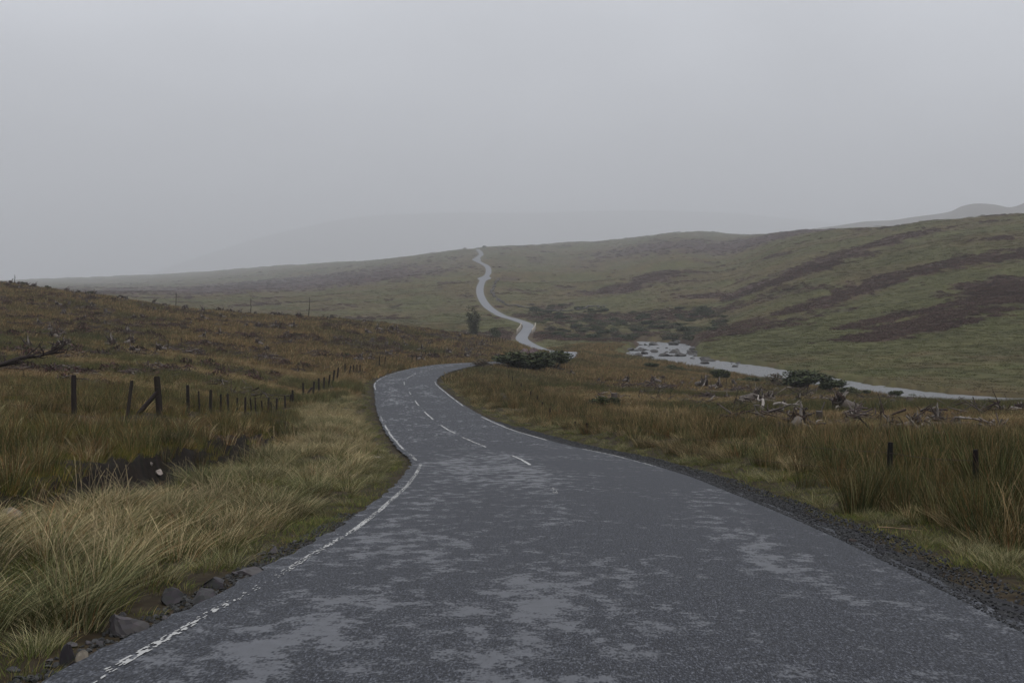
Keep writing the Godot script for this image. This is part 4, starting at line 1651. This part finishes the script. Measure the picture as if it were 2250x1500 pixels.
func build_bridge() -> void:
	var mid := road_point(425.0, 0.0)
	var t := thing("bridge", mid, "small road bridge with pale railings over the river", "bridge")
	var stone_c := Color(0.13, 0.12, 0.11)
	var g := Geo.new()
	for side in [-1.0, 1.0]:
		g = Geo.new()
		var edge := []
		for j in 9:
			edge.append(road_point(409.0 + j * 4.0, side * 2.5, -0.25) - mid)
		tube(g, edge, taper(8, 0.28, 0.28), 6, stone_c)
		obj("deck_edge", g.mesh(), stone_m, t)
	for dd in [414.0, 440.0]:
		g = Geo.new()
		for j in 6:
			var a := road_point(dd, -2.6 + j * 1.04, -0.5) - mid
			tube(g, [a, a - Vector3(0, 5.0, 0)], [0.75, 0.9], 6, stone_c)
		obj("abutment", g.mesh(), stone_m, t)
	for side in [-1.0, 1.0]:
		for l in [0.55, 1.05]:
			g = Geo.new()
			var pts := []
			for j in 7:
				pts.append(road_point(410.0 + j * 4.5, side * 2.55, l) - mid)
			tube(g, pts, taper(6, 0.16, 0.16), 6, Color(0.3, 0.27, 0.23))
			obj("rail", g.mesh(), wood_m, t)
		for j in 10:
			g = Geo.new()
			var p := road_point(410.0 + j * 3.0, side * 2.55) - mid
			tube(g, [p - Vector3(0, 0.2, 0), p + Vector3(0, 1.12, 0)], [0.12, 0.12], 6, Color(0.25, 0.22, 0.19))
			obj("rail_post", g.mesh(), wood_m, t)
	# boulders in the river
	for k in 95:
		var d := lerpf(150.0, 400.0, pow(rng.randf(), 0.6)) if k > 40 else rng.randf_range(240.0, 320.0)
		var i := clampi(int((d - RIV0) * 2.0), 1, 763)
		var s := rng.randf_range(-1.0, 1.0) * riv_w[i]
		if k % 3 == 0:
			s = (1.0 if rng.randf() < 0.5 else -1.0) * riv_w[i] * rng.randf_range(0.8, 1.05)
		var w := (0.5 + 2.2 * pow(rng.randf(), 2.5)) * (1.6 if d > 240.0 else 0.8)
		var p := Vector3(riv_x[i] + s / riv_c[i], WATER, -d)
		var o := obj("boulder", rock(rng.randi() & 1023, Vector3(w, w * 0.42, w * 0.8) * 0.5, Color(0.045, 0.042, 0.04), 8, 0.12), stone_m)
		o.position = p + Vector3(0, w * 0.05, 0)
		o.rotation.y = rng.randf() * TAU
		tag(o, "large dark wet boulder breaking the surface of the river" if w > 1.2 else "small dark wet stone breaking the surface of the river", "boulder", "boulders in the river")


func build_bushes() -> void:
	# foot in the picture, width and height in pixels, kind
	for e in [
		[1148, 814, 130, 52, 0, "wide dark evergreen bush with a purple stony mound behind it"],
		[1215, 808, 90, 48, 1, "dark rounded bush with a bare white branch by the road"],
		[1185, 818, 96, 38, 1, "low dark bush in front of the two larger roadside bushes"],
		[1062, 806, 62, 18, 3, "low grey-brown bush at the end of the visible bend"],
		[1772, 858, 112, 50, 0, "tall airy dark bush standing on the river's near bank"],
		[1702, 852, 70, 32, 3, "thin twiggy bush beside the tall airy riverbank bush"],
		[1832, 864, 74, 34, 1, "low dense bush between the tall riverbank bush and open water"],
		[1884, 870, 62, 26, 2, "rounded green bush ending the thicket on the near bank"],
		[1972, 880, 34, 18, 1, "small bush left of the long low one at the water"],
		[2014, 883, 62, 22, 2, "long low bush alone on the near bank of the river"],
		[1580, 836, 48, 26, 1, "dark round bush behind the stumps near the river"],
		[1478, 816, 44, 20, 2, "grey-green bush on the bank above the wide shallows"],
		[1505, 818, 34, 16, 2, "smaller grey-green bush next to the shallows"],
		[1640, 842, 60, 18, 2, "low spreading bush on the bank behind the driftwood"],
		[1430, 810, 40, 14, 1, "low dark bush on the green bank by the rapids"],
		[1330, 900, 66, 30, 0, "dark spiky green bush among the straw grass"],
		[1560, 905, 60, 24, 2, "deep green rush clump bush in the cleared field"],
		[47, 629, 15, 11, 1, "small round shrub on the left ridge beside a post"],
		[103, 636, 10, 12, 0, "small upright shrub on the left ridge"],
		[197, 640, 24, 12, 0, "dark shrub with fallen branches on the left ridge"],
		[660, 740, 24, 8, 1, "low dark shrub in the middle of the left slope"],
		[762, 785, 26, 10, 0, "low black-green shrub near the top of the grassy bank"],
	]:
		var at := pt(e[0], e[1], 20.0)
		if e[1] < 650:
			at = crest(e[0]) + Vector3(0, -0.1, 0)
		var w := metres(e[2], at)
		make_bush("bush", at, w * 1.05, metres(e[3], at) * (0.95 if e[0] > 1100 and e[0] < 1230 else (1.1 if e[0] > 1690 and e[0] < 1900 else 1.15)), e[4], e[5])
		if -at.z < 190.0:
			bare.append(Vector3(at.x, -at.z, w * 0.42))
	# the bush by the crest of the far road, and beside the lone tree
	var b := ground(-27.0, 1196.0)
	make_bush("bush", b, 5.5, 3.0, 0, "tiny dark bush beside the road at the far crest")
	b = ground((1087.0 - 1125.0) / F * 345.0, 345.0)
	make_bush("bush", b, 3.4, EYE + (HORIZON - 711.0) / F * 345.0 - b.y, 0, "dark bush between the lone tree and the bridge")
	# the mound of dark stones behind the roadside bushes
	var m := pt(1165, 783, 60.0)
	for k in 5:
		stone(m + Vector3(rng.randf_range(-1.6, 1.6), 0.5, rng.randf_range(-0.6, 0.6)), Vector3(1.5, 1.6, 1.1), Color(0.075, 0.05, 0.052), "purple-brown stone of the mound behind the roadside bushes", "stones of the mound behind the roadside bushes", 0.4, 7)
	# the lone tree
	var d := 335.0
	var foot := ground((1040.0 - 1125.0) / F * d, d)
	var tall := EYE + (HORIZON - 672.0) / F * d - foot.y
	var t := thing("tree", foot, "lone slender tree with thin dark foliage behind the low ridge", "tree")
	var g := Geo.new()
	var lobes := []
	for k in 9:
		var a := TAU * k / 9.0
		var top := Vector3(cos(a) * rng.randf_range(0.06, 0.22), rng.randf_range(0.62, 0.97), sin(a) * 0.16) * tall
		var pts := bent(Vector3(cos(a) * 0.15, -0.2, sin(a) * 0.15), top, 6, 0.07)
		tube(g, pts, taper(6, 0.11, 0.02), 5, Color(0.06, 0.05, 0.045))
		for q in range(2, 7):
			lobes.append([pts[q] + Vector3(rng.randf_range(-0.3, 0.3), 0, rng.randf_range(-0.3, 0.3)), rng.randf_range(0.6, 1.1)])
	obj("trunk", g.mesh(), wood_m, t)
	obj("crown", leaf_cloud(77, lobes, 4200, 0.32, [Color(0.04, 0.045, 0.025), Color(0.055, 0.055, 0.03), Color(0.03, 0.03, 0.02)]), leaf_m, t)
	# scrub on the steep slope above the river
	for k in 290:
		var px := rng.randf_range(1165.0, 1600.0)
		var low := 750.0 - absf(px - 1430.0) * 0.04
		var py := low - pow(rng.randf(), 1.5) * 70.0
		var at := pt(px, py, 330.0)
		if absf(road_side(at.x, -at.z)) < 7.0 or absf(river_side(at.x, -at.z)) < river_w(-at.z) + 0.5 or -at.z < 340.0:
			continue
		var w := rng.randf_range(2.5, 6.5)
		var kind: int = [0, 1, 2, 2, 3][rng.randi() % 5]
		make_bush("scrub_bush", at - Vector3(0, 0.15 * w * 0.3, 0), w, w * rng.randf_range(0.22, 0.4), kind, ["dark spreading scrub bush on the steep slope above the river", "dark dense scrub bush on the steep slope above the river", "olive green scrub bush on the steep slope above the river", "thin brownish scrub bush on the steep slope above the river"][kind], "scrub on the slope above the river")


func build_cleared_field() -> void:
	var gs := "stumps and torn roots in the cleared field"
	make_stump("tree_stump", pt(1350, 884), 0.95, "two-pronged bleached stump on a dark base in straw grass", "")
	bare.append(Vector3(pt(1350, 884).x, -pt(1350, 884).z, 0.5))
	for e in [[1436, 846, 1.2, 1], [1452, 866, 1.0, 1], [1456, 836, 0.8, 1], [1547, 852, 1.5, 1], [1580, 857, 1.3, 1], [1614, 846, 1.1, 0], [1660, 884, 1.3, 1], [1678, 896, 1.2, 1], [1692, 884, 0.9, 1], [1666, 910, 0.9, 0], [1630, 905, 0.8, 1], [1758, 948, 1.1, 1], [1845, 908, 1.5, 1], [1880, 918, 0.9, 1], [1965, 894, 0.9, 0], [1998, 893, 1.1, 0], [2143, 904, 0.75, 1], [2240, 908, 0.7, 1], [2205, 909, 0.5, 1], [2012, 952, 0.9, 1], [1960, 955, 0.8, 1], [1378, 842, 0.8, 1], [1410, 868, 0.7, 0], [1722, 905, 0.8, 1], [1753, 890, 0.9, 1], [1800, 925, 0.8, 0], [1870, 935, 0.8, 1], [1625, 862, 0.8, 0], [1500, 850, 0.7, 1], [1520, 838, 0.8, 0], [1935, 905, 0.7, 1], [2060, 935, 0.8, 1], [2105, 938, 0.7, 0], [1700, 925, 0.7, 1], [1255, 824, 0.8, 1], [1315, 838, 0.6, 0], [1598, 880, 0.7, 1]]:
		var at := pt(e[0], e[1], 30.0)
		if e[3]:
			make_root_plate("torn_stump", at, e[2] * 0.95, "torn stump with upturned roots lying in the cleared field", gs)
		else:
			make_stump("tree_stump", at, e[2] * 0.85, "sawn stump standing in rusty grass of the cleared field", gs)
		bare.append(Vector3(at.x, -at.z, 0.55))
		bare.append(Vector3(at.x * 0.985, -at.z * 0.985, 0.5))
	# fallen limbs: picture ends, thickness
	for e in [
		[1702, 905, 1766, 912, 0.11, PALE, 3, "long bleached log lying level among the stumps"],
		[2028, 962, 1988, 911, 0.07, PALE * 0.8, 2, "leaning bleached pole rising out of the cleared field"],
		[1938, 960, 1936, 892, 0.035, BARK, 6, "thin dead sapling standing in the cleared field"],
		[1958, 948, 1962, 915, 0.03, BARK, 3, "short bare sapling beside the thin dead sapling"],
		[1915, 952, 1888, 915, 0.045, BARK, 7, "dark bent branch arching beside the dead sapling"],
		[1604, 862, 1622, 846, 0.09, BARK, 1, "dark curved limb pointing up beside a root plate"],
		[1560, 868, 1606, 862, 0.06, PALE * 0.6, 2, "low brown limb lying below the dark curved limb"],
		[1632, 860, 1650, 876, 0.05, PALE, 1, "pale stick leaning against the black stump"],
		[1690, 864, 1712, 852, 0.05, PALE, 1, "pale straight stick rising from a dark stump"],
		[1730, 858, 1744, 872, 0.05, PALE, 2, "pale forked stick beside yellow grass"],
		[1558, 884, 1572, 868, 0.08, PALE, 3, "white forked branch on a heap of twigs"],
		[1512, 846, 1528, 830, 0.04, PALE * 0.7, 5, "spindly branched limb standing behind the straw grass"],
		[1660, 914, 1652, 896, 0.07, PALE, 1, "short thick bleached stub beside the long log"],
		[1676, 912, 1694, 904, 0.1, PALE, 0, "short sawn log with a pale end"],
		[2056, 980, 2084, 976, 0.04, PALE, 1, "small pale stick lying before the rushes"],
		[1862, 905, 1880, 912, 0.07, PALE, 2, "pale broken limb beside the dark root plate"],
		[1866, 922, 1880, 906, 0.06, PALE, 2, "bleached forked limb leaning on tangled twigs"],
		[2110, 940, 2150, 944, 0.05, PALE, 2, "pale limb lying along the strip of brash"],
		[2222, 912, 2250, 904, 0.05, PALE, 2, "pale limb lying in grass before the river"],
		[1808, 886, 1838, 892, 0.05, PALE * 0.8, 2, "thin pale limb below the riverbank bushes"],
		[1216, 806, 1212, 778, 0.05, PALE, 4, "bare white branch standing in the dark roadside bush"],
	]:
		var a := pt(e[0], e[1], 30.0)
		var b: Vector3
		if absf(e[1] - e[3]) > 9 and e[1] > e[3]:
			b = Vector3((e[2] - 1125.0) / F * -a.z, EYE + (HORIZON - float(e[3])) / F * -a.z, a.z)
		else:
			b = pt(e[2], e[3], 30.0) + Vector3(0, 0.35, 0)
			if absf(b.z - a.z) > 6.0:
				b = Vector3((e[2] - 1125.0) / F * -a.z, a.y + 0.3, a.z)
		a.y += 0.1
		if e[1] <= e[3] or absf(e[1] - e[3]) <= 9:
			a.y += 0.28
		make_limb("dead_limb", a, b, e[4], e[7], "dead branch", "", e[5], e[6], 0.035)
	var hl := "tangled heap of twigs and roots in the cleared field right of the road"
	for e in [[1560, 882, 60, 1.0], [1640, 892, 50, 0.9], [1690, 925, 60, 0.8], [1745, 950, 40, 0.6], [1890, 930, 70, 1.0], [1985, 962, 40, 0.6], [2080, 945, 110, 0.5], [2170, 948, 70, 0.5], [1440, 868, 50, 0.6], [1700, 870, 30, 0.5], [1840, 945, 40, 0.5], [2040, 930, 60, 0.4]]:
		var at := pt(e[0], e[1], 30.0)
		make_brash(at, metres(e[2], at) * 0.9, metres(e[2], at) * 0.6, e[3] * 0.6, hl, "brash heaps in the cleared field", 0.8)
		bare.append(Vector3(at.x, -at.z, metres(e[2], at) * 0.25))


func build_left_slope() -> void:
	# the dead tree lying at the picture's left side
	var a := pt(-60, 826, 30.0)
	var b := Vector3((118.0 - 1125.0) / F * -a.z, EYE + (HORIZON - 765.0) / F * -a.z, a.z - 1.0)
	make_limb("fallen_tree", a + Vector3(0, 0.25, 0), b, 0.14, "fallen dead tree with bare forking branches on the left slope", "dead tree", "", BARK * 0.7, 20, 0.03)
	for e in [
		[148, 826, 170, "broad dark brash heap under the fallen dead tree"],
		[300, 832, 70, "black brash heap behind the wire fence"],
		[360, 818, 130, "large brash heap with pale sticks behind the wire fence"],
		[372, 772, 60, "dark brash heap on the slope above the largest one"],
		[425, 780, 60, "brash heap beside a lone thin stake on the slope"],
		[590, 790, 80, "reddish brash heap with a yellow grass tuft on top"],
		[770, 702, 70, "brash heap on the ridge line before the far hill"],
		[975, 742, 90, "brash heap near the low end of the ridge"],
	]:
		var at := pt(e[0], e[1], 30.0)
		make_brash(at, metres(e[2], at), metres(e[2], at) * 0.8, 0.6, e[3], "brash heaps on the left slope", 0.4)
		for q in [-0.3, 0.0, 0.3]:
			bare.append(Vector3(at.x + q * metres(e[2], at), -at.z - 0.8, metres(e[2], at) * 0.25))
	# stakes on the ridge
	for e in [[32, 604, 619, "weathered stake on the left ridge beside a round shrub"], [385, 644, 670, "thin stake on the ridge, nearest the heather slope"], [551, 655, 686, "crooked dead stem on the ridge line"], [678, 656, 700, "tall thin straight stake on the ridge line"], [397, 742, 756, "short thin stake among brash heaps on the slope"], [384, 787, 803, "thin stake at the top of the largest brash heap"]]:
		var at := pt(e[0], e[2], 30.0)
		if e[2] < 701:
			at = crest(e[0])
		var top := Vector3(at.x + rng.randf_range(-0.2, 0.2), maxf(EYE + (HORIZON - float(e[1])) / F * -at.z, at.y + metres(e[2] - e[1], at)), at.z)
		make_limb("stake", at - Vector3(0, 0.2, 0), top, 0.1, e[3], "stake", "", BARK, 1, 0.02 if e[0] != 551 else 0.06)
	# small stumps left by the felling, copies of a few
	var protos := []
	var gl := "stumps on the cleared left slope"
	var ll := "small torn root stump on the cleared slope left of the road"
	for k in 3:
		protos.append(make_root_plate("slope_stump", pt([280, 230, 850][k], [735, 715, 782][k], 60.0), 0.9, ll, gl))
	protos.append(make_stump("slope_stump", pt(790, 796, 60.0), 0.9, "small sawn stump with cut top on the cleared slope left of the road", gl))
	for k in 165:
		var px := rng.randf_range(-40.0, 1120.0)
		var top := lerpf(622.0, 738.0, clampf(px / 1050.0, 0.0, 1.0))
		var py := top + pow(rng.randf(), 1.6) * (150.0 - px * 0.08)
		var at := pt(px, py, 70.0)
		if k > 120:
			px = rng.randf_range(-30.0, 900.0) * (0.5 + 0.5 * rng.randf())
			at = crest(px) + Vector3(0, -0.05, rng.randf_range(0.0, 12.0))
			at.y = land(at.x, -at.z)
		if -at.z > 276.0 or absf(road_side(at.x, -at.z)) < 7.0:
			continue
		var o: Node3D = protos[rng.randi() % 4].duplicate()
		o.name = numbered("slope_stump")
		add_child(o)
		o.position = at
		o.rotation.y = rng.randf() * TAU
		o.scale = Vector3.ONE * (rng.randf_range(0.6, 1.3) if k <= 120 else rng.randf_range(0.9, 1.7))


func build_wall() -> void:
	var line := []
	for e in [[1096, 612], [1088, 622], [1080, 640], [1086, 652], [1100, 662], [1114, 670], [1150, 676], [1190, 682], [1240, 684], [1270, 681], [1296, 673], [1330, 676]]:
		line.append(pt(e[0], e[1], 440.0))
	var t := thing("stone_wall", line[0], "dark tumbled dry stone wall curving across the far hillside", "wall")
	var g := Geo.new()
	for k in line.size() - 1:
		var a: Vector3 = line[k]
		var b: Vector3 = line[k + 1]
		var n := int((b - a).length() / 0.9)
		for j in n:
			var p := a.lerp(b, j / float(n))
			p.x += 1.2 * n_mid.get_noise_2d(p.x, p.z)
			p.y = land(p.x, -p.z)
			for q in 1:
				var w := rng.randf_range(0.45, 0.8)
				var c := Color(0.05, 0.045, 0.042) * rng.randf_range(0.6, 1.3)
				var o: Vector3 = p - line[0] + Vector3(rng.randf_range(-0.3, 0.3), 0.3 + q * 0.5, rng.randf_range(-0.3, 0.3))
				tube(g, [o - Vector3(w * 0.6, 0, 0), o + Vector3(w * 0.6, 0, 0)], [w * 0.5, w * 0.45], 5, c)
	var s := obj("stones", g.mesh(), stone_m, t)
	s.set_meta("kind", "stuff")
